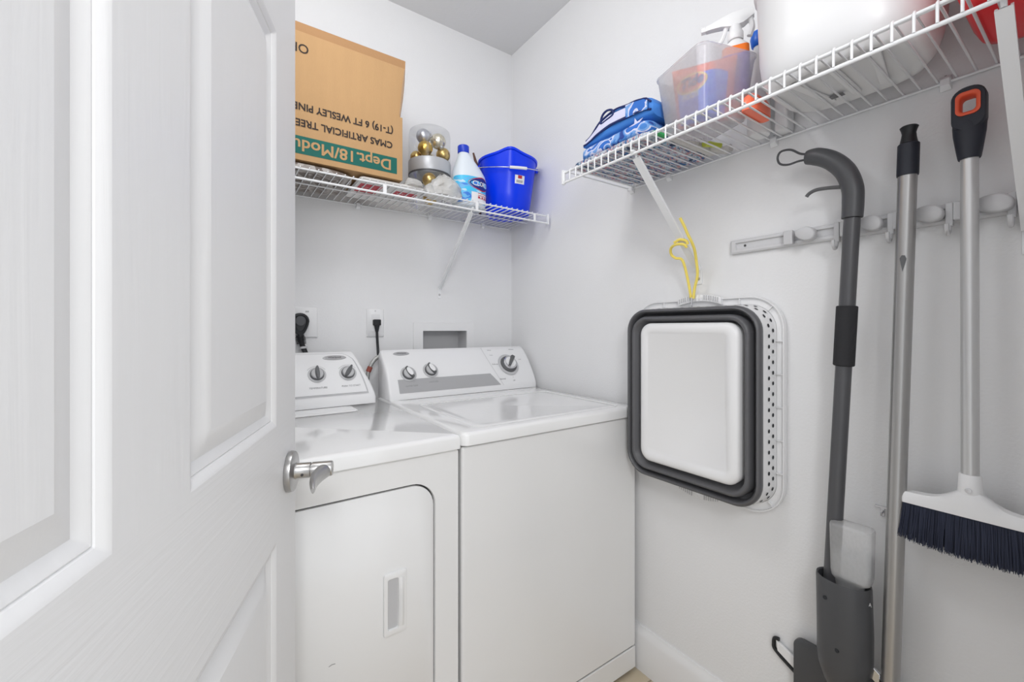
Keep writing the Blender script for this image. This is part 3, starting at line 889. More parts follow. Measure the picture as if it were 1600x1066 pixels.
def wire_shelf(name, label, axis, a0, a1, lip_every, ties, brackets, clips):
    S = shelf_pt(axis)
    root = thing(name, label, 'shelf', S((a0 + a1) / 2, 0.0, ZS))
    bm = BM(); n = int((a1 - a0) / 0.0262)
    r = 0.0019 if not lip_every else 0.0022
    for i in range(n + 1):
        a = a0 + 0.004 + (a1 - a0 - 0.008) * i / n
        pts = [S(a, 0.003, ZS), S(a, 0.300, ZS)]
        if lip_every: pts = [S(a, 0.003, ZS), S(a, 0.3035, ZS), S(a, 0.307, ZS - 0.004), S(a, 0.307, ZS - 0.034)]
        else: pts = [S(a, 0.003, ZS), S(a, 0.3085, ZS)]
        tube(bm, pts, r, 6)
    obj('deck_wires', bm, 'wire', root, sharp=80)
    for nm, o_, z, rad in (('back_rail', 0.006, ZS - 0.0045, 0.0027), ('middle_rail', 0.155 if not lip_every else 0.2985, ZS - 0.0045, 0.0027), ('front_rail', 0.303, ZS - 0.0045, 0.003), ('lip_rail', 0.3035 if lip_every else 0.305, ZS - 0.036, 0.0036)):
        bm = BM(); tube(bm, [S(a0, o_, z), S(a1, o_, z)], rad, 10)
        obj(nm, bm, 'wire', root)
    for a in ties:
        bm = BM(); c = [S(a - 0.006, 0.3062, 0), S(a + 0.006, 0.3062, 0), S(a + 0.006, 0.3078, 0), S(a - 0.006, 0.3078, 0)]
        loft(bm, [[p + Vector((0, 0, ZS - 0.034)) for p in c], [p + Vector((0, 0, ZS - 0.004)) for p in c]])
        obj('lip_tie', bm, 'wire', root)
    bm = BM()
    c = [S(a0 - 0.005, 0.299, 0), S(a0 + 0.003, 0.299, 0), S(a0 + 0.003, 0.312, 0), S(a0 - 0.005, 0.312, 0)]
    loft(bm, [[p + Vector((0, 0, ZS - 0.042)) for p in c], [p + Vector((0, 0, ZS + 0.003)) for p in c]])
    obj('end_cap', bm, 'wire', root, bevel=0.002)
    for a, w in brackets: bracket(root, S, a, w)
    for a in clips: clip(root, S, a)
    return root
wire_shelf('wire_shelf', 'white wire shelf on the back wall above the washer and dryer', 'back', 0.020, 1.445, False, (0.092, 0.375, 0.735, 1.02, 1.30), [(0.392, 0.015), (1.15, 0.015)], (0.17, 0.44, 0.745, 1.05))
wire_shelf('wire_shelf', 'white wire shelf along the right wall above the mop rail', 'right', 0.732, 1.735, True, (), [(1.003, 0.020), (1.638, 0.018)], (0.752, 0.903, 1.215, 1.532))

# ------------------------------------------------------------------ things on the back shelf
ZT = ZS + 0.0022
# flat packets and wrap lying under the carton
pk = thing('paper_packet', 'flat white packet with red print on its underside, right under the carton corner', 'packet', (-0.70, -0.20, ZT))
b = BM(); loft(b, [[(-0.695 + u, -0.175 + v, z) for u, v in rr(w_, h_, 0.012, 3)] for w_, h_, z in ((0.112, 0.105, ZT), (0.118, 0.112, ZT + 0.008), (0.112, 0.105, ZT + 0.016))])
obj('wrapper', b, 'packet', pk)
def red_mark(x0, x1, y0, y1, t, parent):
    bm = BM(); z = ZT - 0.0004
    ring = [(x0, y0), (x1, y0), (x1, y1), (x0, y1)]
    loft(bm, [[(x, y, z - 0.0002) for x, y in ring], [(x, y, z) for x, y in ring]])
    r_ = obj('red_stamp', bm, 'red_ink', parent)
    bm = BM()
    add_text(bm, t, 0.014, lambda u, v: (x0 + 0.008 + u, y0 + (y1 - y0) * 0.32 + v, z - 0.0004), width=(x1 - x0) * 0.45)
    obj('stamp_lettering', bm, 'packet', r_)
red_mark(-0.672, -0.592, -0.240, -0.190, 'MM', pk)
red_mark(-0.800, -0.725, -0.255, -0.160, 'M', pk)
wr = thing('wrapped_bundle', 'flat grey-brown wrapped bundle under the left part of the carton', 'bundle', (-1.1, -0.16, ZT))
b = BM(); blob(b, (-1.10, -0.165, ZT), 0.275, 0.125, 0.020, 22, 6); crumple(b, 0.0012, 40, 3, ZT)
obj('wrapping', b, 'brown_film', wr)

# carton
ZB = ZT + 0.0235
bx0, bx1, by0, by1, zf = -1.385, -0.668, -0.292, -0.050, 1.913
ct = thing('cardboard_box', 'open brown artificial tree carton with upside-down print, on the back shelf', 'cardboard box', ((bx0 + bx1) / 2, -0.17, ZB))
b = BM()
t_ = 0.004
def rect(x0, x1, y0, y1, z): return [(x0, y0, z), (x1, y0, z), (x1, y1, z), (x0, y1, z)]
loft(b, [rect(bx0, bx1, by0, by1, zf), rect(bx0, bx1, by0, by1, ZB), ], False, True)
loft(b, [rect(bx0 + t_, bx1 - t_, by0 + t_, by1 - t_, zf), rect(bx0 + t_, bx1 - t_, by0 + t_, by1 - t_, ZB + t_)], False, True)
loft(b, [rect(bx0, bx1, by0, by1, zf), rect(bx0 + t_, bx1 - t_, by0 + t_, by1 - t_, zf)], False, False)
obj('carton_body', b, 'cardboard', ct, sharp=30)
def flap(name, u0, u1, y0, y1, z0, z1, m, lean_u=0.0):
    bm = BM(); lps = []
    for k in range(7):
        t = k / 6; y = y0 + (y1 - y0) * t + 0.004 * math.sin(t * PI); z = z0 + (z1 - z0) * t
        xr = u1 + lean_u * t + (0.006 * math.sin(t * PI))
        lps.append([(u0, y, z), (xr, y, z), (xr, y + 0.004, z), (u0, y + 0.004, z)])
    loft(bm, lps)
    return obj(name, bm, m, ct, sharp=30)
FY0, FY1, FZ1 = -0.291, -0.296, 2.086
flap('front_flap', bx0, bx1 - 0.010, FY0, FY1, zf + 0.0005, FZ1, 'cardboard', 0.016)
flap('rear_flap', bx0, bx1 - 0.006, -0.285, -0.289, zf + 0.0005, 2.118, 'cardboard_in', 0.018)
b = BM(); patch(b, lambda u, v: (bx1 - 0.012 + 0.0125 * u + 0.016 * v, -0.2975 - 0.004 * v - 0.004 * math.sin(v * PI) * -1 - 0.0006 if False else -0.2925 - 0.0055 * v + 0.004 * math.sin(v * PI) - 0.0008, zf + 0.006 + (FZ1 - zf - 0.01) * v), 0, 1, 0, 1, 2, 8)
obj('clear_tape', b, 'tape', ct)
b = BM(); yy = by0 - 0.0006
for (x0, x1) in ((bx0 + 0.02, -0.688),):
    loft(b, [[(x0, yy, 1.711), (x1, yy, 1.711), (x1, yy, 1.766), (x0, yy, 1.766)], [(x0, yy + 0.0004, 1.711), (x1, yy + 0.0004, 1.711), (x1, yy + 0.0004, 1.766), (x0, yy + 0.0004, 1.766)]])
gb = obj('green_print_band', b, 'green_ink', ct)
# lettering is upside down: it runs from right to left with its feet up
def ud(x, z, y): return lambda u, v: (x - u, y, z - v)
b = BM()
bold_text(b, 'Dept.18/Modular', 0.050, ud(-0.706, 1.7555, yy - 0.0008), 0.0018, 0.360)
obj('band_lettering', b, 'cardboard', gb)
b = BM()
bold_text(b, 'CMAS ARTIFICIAL TREE', 0.031, ud(-0.703, 1.818, yy - 0.0006), 0.0013, 0.300)
obj('printed_lettering', b, 'black_ink', ct)
b = BM()
bold_text(b, '(T-19) 6 FT WESLEY PINE', 0.031, ud(-0.700, 1.868, yy - 0.0006), 0.0013, 0.310)
obj('printed_lettering', b, 'black_ink', ct)
b = BM()
add_text(b, 'OPEN', 0.038, lambda u, v: (-0.968 - u, FY0 + (FY1 - FY0) * (2.050 - v - zf) / (FZ1 - zf) + 0.004 * math.sin((2.050 - v - zf) / (FZ1 - zf) * PI) - 0.0009, 2.050 - v), bold=0.0004)
obj('flap_lettering', b, 'black_ink', ct)

# clear tub of baubles
oc2 = (-0.492, -0.125)
cn = thing('ornament_canister', 'clear plastic canister with a silver band holding gold and silver baubles', 'canister', (oc2[0], oc2[1], ZT))
b = BM()
lathe(b, [(0.079, 0.0), (0.083, 0.006), (0.0835, 0.10), (0.0835, 0.285), (0.080, 0.300), (0.070, 0.306)], (oc2[0], oc2[1], ZT), 48)
obj('clear_shell', b, 'clear', cn)
b = BM()
lathe(b, [(0.0845, 0.125), (0.0855, 0.128), (0.0855, 0.172), (0.0845, 0.175)], (oc2[0], oc2[1], ZT), 48, cap0=False, cap1=False)
obj('silver_band', b, 'band', cn)
b = BM()
lathe(b, [(0.0836, 0.118), (0.0852, 0.119), (0.0852, 0.1245), (0.0836, 0.1245)], (oc2[0], oc2[1], ZT), 48, cap0=False, cap1=False)
obj('dark_rim', b, 'charcoal', cn)
def bauble(label, c, r, m, rib=0.0, cap_dir=(0.3, -0.3, 1)):
    root = thing('bauble', label, 'ornament', (c[0], c[1], c[2] - r), group='baubles in the clear canister')
    bm = BM(); sphere(bm, c, r, 28, 16, rib=rib, nrib=14)
    obj('ball', bm, m, root)
    d = Vector(cap_dir).normalized()
    bm = BM(); disc_on(bm, Vector(c) + d * (r * 0.97), d, [(r * 0.28, 0), (r * 0.28, r * 0.2), (r * 0.2, r * 0.24)], 14)
    obj('hanger_cap', bm, 'silver', root)
r_ = 0.0285
bauble('frosted silver bauble at the top left of the canister', (-0.530, -0.150, ZT + 0.268), r_, 'silver', 0, (0.8, -0.2, 0.5))
bauble('ribbed shiny gold bauble below the frosted silver one', (-0.530, -0.168, ZT + 0.214), r_, 'gold_shiny', 0.035, (0.1, 0.5, 0.9))
bauble('silver-white swirl bauble at the top right of the canister', (-0.472, -0.160, ZT + 0.258), r_ * 1.08, 'champagne', 0.03, (0.3, -0.4, -0.8))
bauble('matte gold bauble at the right, just above the silver band', (-0.445, -0.152, ZT + 0.212), r_, 'gold', 0, (-0.5, -0.3, 0.7))
bauble('pale gold bauble at the far left edge above the silver band', (-0.545, -0.118, ZT + 0.190), 0.026, 'gold', 0, (0.1, 0.3, 0.9))
bauble('matte gold bauble below the silver band, left of centre', (-0.512, -0.168, ZT + 0.092), r_, 'gold', 0, (0.2, 0.5, 0.8))
bauble('matte gold bauble below the silver band, right of centre', (-0.448, -0.150, ZT + 0.098), r_, 'gold', 0, (-0.2, 0.5, 0.8))
bauble('gold bauble at the very bottom of the canister', (-0.488, -0.120, ZT + 0.038), r_, 'gold', 0, (-0.2, 0.5, 0.8))
bauble('champagne bauble behind, in the middle of the canister', (-0.484, -0.100, ZT + 0.200), r_, 'champagne', 0, (-0.2, 0.5, 0.8))

# plastic bags in front
bg1 = BM(); blob(bg1, (-0.503, -0.258, ZT), 0.082, 0.040, 0.092, 30, 2.4)
for v in bg1.verts: v.co.z = ZT + (v.co.z - ZT) * min(1.0, 0.42 + 0.58 * max(0.0, (v.co.x + 0.585) / 0.09))
crumple(bg1, 0.012, 26, 1, ZT, 0.006, 75)
o_ = obj('plastic_bag', bg1, 'milky_bag', None, at=(-0.507, -0.258, ZT), sharp=28)
tag(o_, 'crumpled whitish plastic bag in front of the bauble canister', 'plastic bag')
bg2 = BM(); blob(bg2, (-0.620, -0.268, ZT + 0.017), 0.034, 0.030, 0.028, 24, 2.4); crumple(bg2, 0.006, 34, 5, ZT + 0.0165, 0.003, 80)
o_ = obj('plastic_bag', bg2, 'milky_bag', None, at=(-0.620, -0.268, ZT + 0.017), sharp=28)
tag(o_, 'small beige film bag squeezed in beside the carton corner', 'plastic bag')

# bleach bottle
bl = thing('bleach_bottle', 'white bleach bottle with blue cap and blue label, beside the bucket', 'bleach bottle', (-0.335, -0.190, ZT))
def bsec(z):
    """half width, half depth, centre x offset at height z above the base"""
    K = [(0, .066, .046, 0), (.006, .070, .050, 0), (.05, .0725, .052, 0), (.118, .0725, .052, 0), (.132, .070, .050, -.001), (.155, .060, .044, -.006), (.18, .046, .036, -.013), (.205, .030, .028, -.020), (.222, .021, .021, -.024), (.236, .0185, .0185, -.025)]
    for a, c in zip(K, K[1:]):
        if z <= c[0]:
            t = (z - a[0]) / (c[0] - a[0]); return [a[i] + (c[i] - a[i]) * t for i in (1, 2, 3)]
    return K[-1][1:]
def bpt(a, z, off=0.0):
    w, d, sx_ = bsec(z)
    cs, sn = math.cos(a), math.sin(a); e = 0.85
    return Vector((-0.347 + sx_ + (w + off) * math.copysign(abs(cs) ** e, cs), -0.190 + (d + off) * math.copysign(abs(sn) ** e, sn), ZT + z))
b = BM()
zs_ = [0, 0.006, 0.03, 0.05, 0.08, 0.118, 0.125, 0.132, 0.143, 0.155, 0.168, 0.18, 0.193, 0.205, 0.214, 0.222, 0.236]
loft(b, [[bpt(2 * PI * k / 44, z) for k in range(44)] for z in zs_])
obj('bottle_body', b, 'hdpe', bl, sharp=70)
b = BM(); lathe(b, [(0.0225, 0.222), (0.0235, 0.224), (0.0235, 0.250), (0.021, 0.253), (0.019, 0.253)], (-0.372, -0.190, ZT), 30)
obj('cap', b, 'blue_cap', bl)
b = BM(); patch(b, lambda a, z: bpt(a, z, 0.0008), math.radians(178), math.radians(368), 0.012, 0.118, 40, 10)
lb = obj('label', b, 'label_blue', bl)
def on_lab(x, z, off):
    # x measured along the front from the label centre
    a = math.radians(278) + x / 0.066
    return bpt(a, z, off)
b = BM()
def dia(k, dx=0.0):
    return [on_lab(0.022 + dx + k * 0.036 * (1 if q == 0 else -1 if q == 2 else 0) * 1.0, 0.093 + k * 0.024 * (1 if q == 1 else -1 if q == 3 else 0), 0) for q in range(4)]
def diamond(bm, w, h, off):
    pts = []
    for q in range(32):
        a = 2 * PI * q / 32; e = 1.35
        pts.append(on_lab(0.020 + w * math.copysign(abs(math.cos(a)) ** e, math.cos(a)), 0.092 + h * math.copysign(abs(math.sin(a)) ** e, math.sin(a)), off))
    c = bm.verts.new(on_lab(0.020, 0.092, off)); vv = [bm.verts.new(p) for p in pts]
    for q in range(32): bm.faces.new((c, vv[q], vv[(q + 1) % 32]))
diamond(b, 0.054, 0.029, 0.0014); obj('logo_red_edge', b, 'red_ink', lb)
b = BM(); diamond(b, 0.048, 0.025, 0.0020); obj('logo_field', b, 'navy', lb)
b = BM(); add_text(b, 'CLOROX', 0.026, lambda u, v: on_lab(-0.017 + u, 0.083 + v, 0.0030), bold=0.0004, width=0.078); obj('logo_lettering', b, 'white_matte', lb)
b = BM(); patch(b, lambda a, z: on_lab(a, z, 0.0014), -0.02, 0.070, 0.016, 0.056, 14, 4); lw_ = obj('white_panel', b, 'white_matte', lb)
b = BM()
for zz in (0.052, 0.044, 0.032): patch(b, lambda a, z: on_lab(a, z, 0.0020), 0.0, 0.060, zz, zz + 0.0022, 10, 1)
for xx in (0.0, 0.016, 0.032, 0.048): patch(b, lambda a, z: on_lab(a, z, 0.0020), xx, xx + 0.009, 0.035, 0.041, 2, 1)
obj('red_fine_print', b, 'red_ink', lw_)

# blue bucket
bc = (-0.140, -0.172)
bk_ = thing('bucket', 'bright blue plastic bucket with a wire bail and pouring lip, at the shelf end', 'bucket', (bc[0], bc[1], ZT))
def bucket_r(z, a):
    r = 0.094 + (0.127 - 0.094) * (z / 0.235)
    sp = max(0.0, math.cos(a + PI / 2 + 0.50)) ** 40   # pouring lip points to the room
    return r + 0.012 * sp * max(0, (z - 0.15) / 0.085)
def bucket_z(a, z):
    sp = max(0.0, math.cos(a + PI / 2 + 0.50)) ** 14
    return z + (0.016 * sp if z > 0.22 else 0)
b = BM(); seg = 64; loops = []
prof = [(0.0, -0.012), (0.0, -0.004), (0.004, 0), (0.08, 0), (0.15, 0), (0.20, 0), (0.228, 0), (0.230, 0.006), (0.238, 0.006), (0.240, 0.002), (0.236, -0.003), (0.20, -0.003), (0.10, -0.003), (0.006, -0.003)]
for z, off in prof:
    loops.append([(bc[0] + (bucket_r(z, a) + off) * math.cos(a), bc[1] + (bucket_r(z, a) + off) * math.sin(a), ZT + bucket_z(a, z)) for a in [2 * PI * k / seg for k in range(seg)]])
loft(b, loops)
obj('pail', b, 'blue', bk_, sharp=50)
# bail hanging at the front
b = BM(); pts = []
for k in range(25):
    t = k / 24; a = PI - 0.42 + PI * t   # from left ear round the front to right ear
    rr_ = 0.150 if 0 < t < 1 else 0.138
    pts.append((bc[0] + (0.139) * math.cos(a), bc[1] + 0.146 * math.sin(a), ZT + 0.213 - 0.045 * math.sin(PI * t) ** 0.8))
tube(b, pts, 0.0021, 8)
bail = obj('bail', b, 'chrome', bk_, label='thin wire bail handle')
b = BM(); tube(b, pts[11:16], 0.0062, 10)
obj('grip_sleeve', b, 'white_plastic', bail)
for sgn in (-1, 1):
    b = BM(); disc_on(b, (bc[0] + sgn * 0.1265 * math.cos(0.42), bc[1] - sgn * 0.1265 * math.sin(0.42), ZT + 0.213), (sgn, -sgn * 0.45, 0), [(0.010, 0), (0.010, 0.010), (0.007, 0.012)], 14)
    obj('bail_ear', b, 'blue', bk_)
b = BM()
def on_bucket(x, z, off):
    a = -PI / 2 - 0.32 + x / 0.12
    r = bucket_r(z, a) + off
    return (bc[0] + r * math.cos(a), bc[1] + r * math.sin(a), ZT + z)
patch(b, lambda x, z: on_bucket(x, z, 0.0008), 0.000, 0.048, 0.115, 0.150, 8, 4)
st = obj('sticker', b, 'white_matte', bk_)
b = BM(); patch(b, lambda x, z: on_bucket(x, z, 0.0015), 0.014, 0.034, 0.136, 0.149, 4, 2); obj('red_sticker_print', b, 'red_ink', st)
b = BM()
for q in range(6): patch(b, lambda x, z: on_bucket(x, z, 0.0015), 0.008 + q * 0.0055, 0.011 + q * 0.0055, 0.119, 0.130, 1, 1)
obj('barcode', b, 'ink', st)

# paintbrush handle poking out between bottle and bucket
b = BM(); tube(b, [(-0.247, -0.113, ZT + 0.003), (-0.254, -0.115, ZT + 0.10), (-0.2665, -0.119, ZT + 0.215), (-0.286, -0.120, ZT + 0.270)], [0.006, 0.007, 0.008, 0.004], 10)
o_ = obj('paint_brush', b, 'brown', None, at=(-0.247, -0.113, ZT)); tag(o_, 'thin brown wooden handle poking up behind the bleach bottle', 'brush')

# ------------------------------------------------------------------ things on the right shelf
# folded printed cloth at the bottom of the pile
def slab(bm, c, hx, hy, z0, z1, r=0.02, amp=0.002, seed=1, rz=0.0, scale=30):
    lps = []
    for q in range(7):
        t = q / 6; k = math.sqrt(max(0.0, 1 - (2 * t - 1) ** 4)) * 0.06 + 0.94 if 0 < q < 6 else 0.95
        pts = []
        for u, v in rr(hx * k, hy * k, r, 6):
            x = u * math.cos(rz) - v * math.sin(rz); y = u * math.sin(rz) + v * math.cos(rz)
            pts.append((c[0] + x, c[1] + y, z0 + (z1 - z0) * t))
        lps.append(pts)
    loft(bm, lps)
    bmesh.ops.subdivide_edges(bm, edges=[e for e in bm.edges if e.calc_length() > 0.03], cuts=3, use_grid_fill=True)
    crumple(bm, amp, scale, seed, z0)
    return bm
b = BM(); slab(b, (-0.152, -0.898, 0), 0.140, 0.140, ZT, ZT + 0.016, 0.02, 0.0015, 2)
o_ = obj('folded_bag', b, 'text_cloth', None, at=(-0.152, -0.898, ZT), sharp=60); tag(o_, 'folded bag with small multicoloured lettering-like print, bottom of the blue pile', 'bag')
b = BM(); slab(b, (-0.165, -0.905, 0), 0.118, 0.128, ZT + 0.0195, ZT + 0.052, 0.03, 0.004, 5)
o_ = obj('folded_bag', b, 'blue_print', None, at=(-0.165, -0.905, ZT + 0.0195), sharp=60)
tag(o_, 'blue and teal patterned folded bag in the middle of the pile', 'bag')
# top bag with piping and a loop
tb = thing('folded_bag', 'slouching bright blue bag with navy piping, on top of the pile', 'bag', (-0.165, -0.91, ZT + 0.058))
b = BM()
def heap(y):  # height profile along the shelf
    K = [(-0.785, 0.008), (-0.82, 0.030), (-0.865, 0.066), (-0.895, 0.078), (-0.93, 0.076), (-0.98, 0.070), (-1.02, 0.060), (-1.045, 0.030)]
    for a, c in zip(K, K[1:]):
        if y >= c[0]: t = (y - a[0]) / (c[0] - a[0]); return a[1] + (c[1] - a[1]) * t
    return 0.012
lps = []
for q in range(27):
    y = -0.786 - 0.256 * q / 26; h = heap(y); lp = []
    for k in range(20):
        a = 2 * PI * k / 20
        cs, sn = math.cos(a), math.sin(a)
        lp.append((-0.165 + 0.108 * math.copysign(abs(cs) ** 0.35, cs), y, ZT + 0.059 + h / 2 + h / 2 * math.copysign(abs(sn) ** 0.35, sn)))
    lps.append(lp)
loft(b, lps); crumple(b, 0.0022, 28, 8, ZT + 0.0585)
obj('bag_cloth', b, 'blue_cloth', tb, sharp=70)
def front_line(z_off, y0, y1, n=16, f=None, amp=0.002):
    out = []
    for k in range(n + 1):
        y = y0 + (y1 - y0) * k / n
        out.append((-0.2755 + amp * math.sin(k * 1.3), y, ZT + 0.060 + (f(y) if f else z_off * heap(y)) + 0.0008))
    return out
b = BM(); tube(b, smooth_path(front_line(0.80, -0.80, -1.035), 2), 0.0026, 8); obj('piping', b, 'navy_cloth', tb)
b = BM(); tube(b, smooth_path(front_line(0.32, -0.79, -1.035), 2), 0.0026, 8); obj('piping', b, 'navy_cloth', tb)
b = BM(); tube(b, smooth_path([(-0.276, -0.862, ZT + 0.104), (-0.277, -0.868, ZT + 0.124), (-0.277, -0.885, ZT + 0.132), (-0.277, -0.905, ZT + 0.126), (-0.277, -0.910, ZT + 0.112), (-0.276, -0.885, ZT + 0.106)], 5, True), 0.0032, 8, closed=True); obj('carry_loop', b, 'navy_cloth', tb)
def ribbon(bm, x, ys, lo, hi, th=0.0012):
    lps = []
    for y in ys: lps.append([(x, y, ZT + 0.06 + lo(y)), (x - th, y, ZT + 0.06 + lo(y)), (x - th, y, ZT + 0.06 + hi(y)), (x, y, ZT + 0.06 + hi(y))])
    loft(bm, lps)
b = BM(); ys = [-0.80 - 0.012 * k for k in range(14)]; ribbon(b, -0.2765, ys, lambda y: 0.38 * heap(y), lambda y: 0.70 * heap(y)); obj('white_panel', b, 'lilac_cloth', tb)
b = BM(); ys = [-0.955 - 0.012 * k for k in range(7)]; ribbon(b, -0.2775, ys, lambda y: 0.30 * heap(y), lambda y: 0.78 * heap(y)); obj('patterned_panel', b, 'blue_print', tb)
# star shape on the front
b = BM(); pts = []
for k in range(10):
    a = PI / 2 + k * PI / 5 + 0.2; r__ = 0.019 if k % 2 == 0 else 0.0065
    pts.append((-0.2790, -0.992 - r__ * math.cos(a) * 1.3, ZT + 0.050 + r__ * math.sin(a)))
loft(b, [pts, [(p[0] + 0.0008, p[1], p[2]) for p in pts]])
obj('star_print', b, 'lilac_cloth', tb)

gt = BM(); box(gt, -0.285, -0.232, -0.992, -1.0 - 0.018, ZT + 0.0192 - 0.019, ZT + 0.001)
b = BM(); slab(b, (-0.262, -1.053, 0), 0.020, 0.010, ZT, ZT + 0.010, 0.004, 0.0008, 3); gt.free()
o_ = obj('green_sachet', b, 'green', None, at=(-0.262, -1.053, ZT), sharp=60); tag(o_, 'small bright green sachet at the shelf front beside the blue pile', 'sachet')

# crumpled white rag: several thick folds
rg = BM()
blob(rg, (-0.095, -1.006, ZT), 0.088, 0.0, 0.0, 6) if False else None
rng = random.Random(4)
def fold(bm, pts, r, seed):
    s = len(bm.verts); tube(bm, smooth_path(pts, 6), r, 12); bm.verts.ensure_lookup_table()
    for v in bm.verts[s:]:
        d = noise.noise_vector(v.co * 45 + Vector((seed, 0, 0))) * 0.004
        v.co += d
        if v.co.z < ZT: v.co.z = ZT
fold(rg, [(-0.215, -1.062, ZT + .008), (-0.17, -1.055, ZT + .011), (-0.10, -1.058, ZT + .009), (-0.03, -1.06, ZT + .008)], 0.011, 1)
fold(rg, [(-0.03, -1.052, ZT + .010), (-0.05, -1.075, ZT + .010), (-0.02, -1.09, ZT + .009), (-0.02, -1.11, ZT + .008)], 0.010, 2)
fold(rg, [(-0.175, -1.052, ZT + .014), (-0.14, -1.066, ZT + .016), (-0.09, -1.050, ZT + .012), (-0.12, -1.045, ZT + .014), (-0.17, -1.058, ZT + .013)], 0.009, 3)
fold(rg, [(-0.01 - .01, -1.05, ZT + .02), (-0.055, -1.052, ZT + .022), (-0.10, -1.062, ZT + .02)], 0.010, 4)
o_ = obj('cleaning_rag', rg, 'rag', None, at=(-0.11, -1.06, ZT), sharp=75); tag(o_, 'crumpled white cotton rag between the blue bags and the bin', 'rag')
lm = BM(); tube(lm, smooth_path([(-0.105, -1.081, ZT + .009), (-0.085, -1.086, ZT + .011), (-0.055, -1.10, ZT + .009)], 5), [0.008] * 6 + [0.007] * 5, 12)
o_ = obj('lime_clip', lm, 'lime', None, at=(-0.08, -1.09, ZT)); tag(o_, 'lime green plastic clip lying behind the white rag', 'clip')

# translucent bin, turned on the shelf
bin_c = Vector((-0.200, -1.138, ZT)); bin_r = math.radians(-17)
bn = thing('storage_bin', 'frosted translucent square bin with laundry packets inside, on the right shelf', 'storage bin', tuple(bin_c), bin_r)
def BN(w, h, z, r=0.016): return [(u, v, z) for u, v in rr(w, h, r, 5)]
b = BM()
loft(b, [BN(0.060, 0.062, 0.0), BN(0.066, 0.068, 0.004), BN(0.083, 0.086, 0.146, 0.022), BN(0.086, 0.089, 0.148, 0.024), BN(0.086, 0.089, 0.152, 0.024), BN(0.0825, 0.0855, 0.152, 0.022), BN(0.0650, 0.0670, 0.004, 0.014)])
obj('bin_shell', b, 'milky', bn, local=True, sharp=50)

# pouch inside: faces the room corner of the bin
def local_frame(origin, yaw):
    R = Matrix.Rotation(yaw, 4, 'Z'); return Matrix.Translation(Vector(origin)) @ R
pz = ZT + 0.0075
po = thing('detergent_pouch', 'orange and blue laundry detergent pouch standing inside the frosted bin', 'pouch', (-0.2134, -1.1448, pz), math.radians(-63))
# local x along the pouch width, -y faces the room
def pf(x, z, off=0.0):
    hx, hz = 0.080, 0.070
    k = max(0.0, 1 - (x / hx) ** 4) * max(0.0, 1 - ((z - hz) / hz) ** 4)
    return Vector((x * (0.80 + 0.2 * z / 0.14), -(0.004 + 0.015 * k + off) + 0.10 * 0.0, z))
b = BM()
n1 = 18
ff = [[b.verts.new(pf(-0.080 + 0.160 * i / n1, 0.140 * j / 12)) for i in range(n1 + 1)] for j in range(13)]
fb = [[b.verts.new(Vector((v.co.x, -v.co.y * 0.8, v.co.z))) for v in row] for row in ff]
for G, rev in ((ff, False), (fb, True)):
    for j in range(12):
        for i in range(n1):
            q = (G[j][i], G[j][i + 1], G[j + 1][i + 1], G[j + 1][i]); b.faces.new(q if not rev else tuple(reversed(q)))
for j in range(12):
    b.faces.new((ff[j][0], ff[j + 1][0], fb[j + 1][0], fb[j][0])); b.faces.new((ff[j][n1], fb[j][n1], fb[j + 1][n1], ff[j + 1][n1]))
for i in range(n1):
    b.faces.new((ff[0][i], fb[0][i], fb[0][i + 1], ff[0][i + 1])); b.faces.new((ff[12][i], ff[12][i + 1], fb[12][i + 1], fb[12][i]))
body = obj('pouch_body', b, 'p_orange', po, local=True, sharp=70)
b = BM(); patch(b, lambda u, v: pf(-0.070 + 0.132 * u, 0.004 + v * (0.078 + 0.034 * math.sin(u * PI * 0.8)), 0.0008), 0, 1, 0, 1, 18, 10); pb_ = obj('blue_print', b, 'p_blue', body, local=True)
b = BM()
def ell(bm, cx_, cz_, w, h, off, rot):
    pts = []
    for q in range(30):
        a = 2 * PI * q / 30; x = w * math.cos(a); z = h * math.sin(a)
        pts.append((cx_ + x * math.cos(rot) - z * math.sin(rot), cz_ + x * math.sin(rot) + z * math.cos(rot)))
    c = bm.verts.new(pf(cx_, cz_, off)); vv = [bm.verts.new(pf(x, z, off)) for x, z in pts]
    for q in range(30): bm.faces.new((c, vv[q], vv[(q + 1) % 30]))
ell(b, -0.030, 0.094, 0.042, 0.023, 0.0016, 0.2); obj('yellow_logo_ring', b, 'p_yellow', body, local=True)
b = BM(); ell(b, -0.030, 0.094, 0.037, 0.018, 0.0023, 0.2); obj('orange_logo_ring', b, 'p_orange', body, local=True)
b = BM(); add_text(b, 'Tide', 0.034, lambda u, v: pf(-0.062 + u, 0.080 + v + u * 0.2, 0.0032), bold=0.0014, shear=0.2); obj('logo_lettering', b, 'navy', body, local=True)
po.scale = (0.92, 0.9, 1.06)
b = BM(); add_text(b, 'PODS', 0.018, lambda u, v: pf(-0.058 + u, 0.056 + v + u * 0.15, 0.0018), bold=0.0008); obj('white_lettering', b, 'white_matte', body, local=True)
op = BM(); blob(op, (-0.165, -1.246, ZT), 0.050, 0.018, 0.045, 20, 3); crumple(op, 0.002, 40, 3, ZT)
o_ = obj('orange_packet', op, 'p_orange', None, at=(-0.165, -1.246, ZT)); tag(o_, 'small orange-red packet wedged between the frosted bin and the white tub', 'packet')

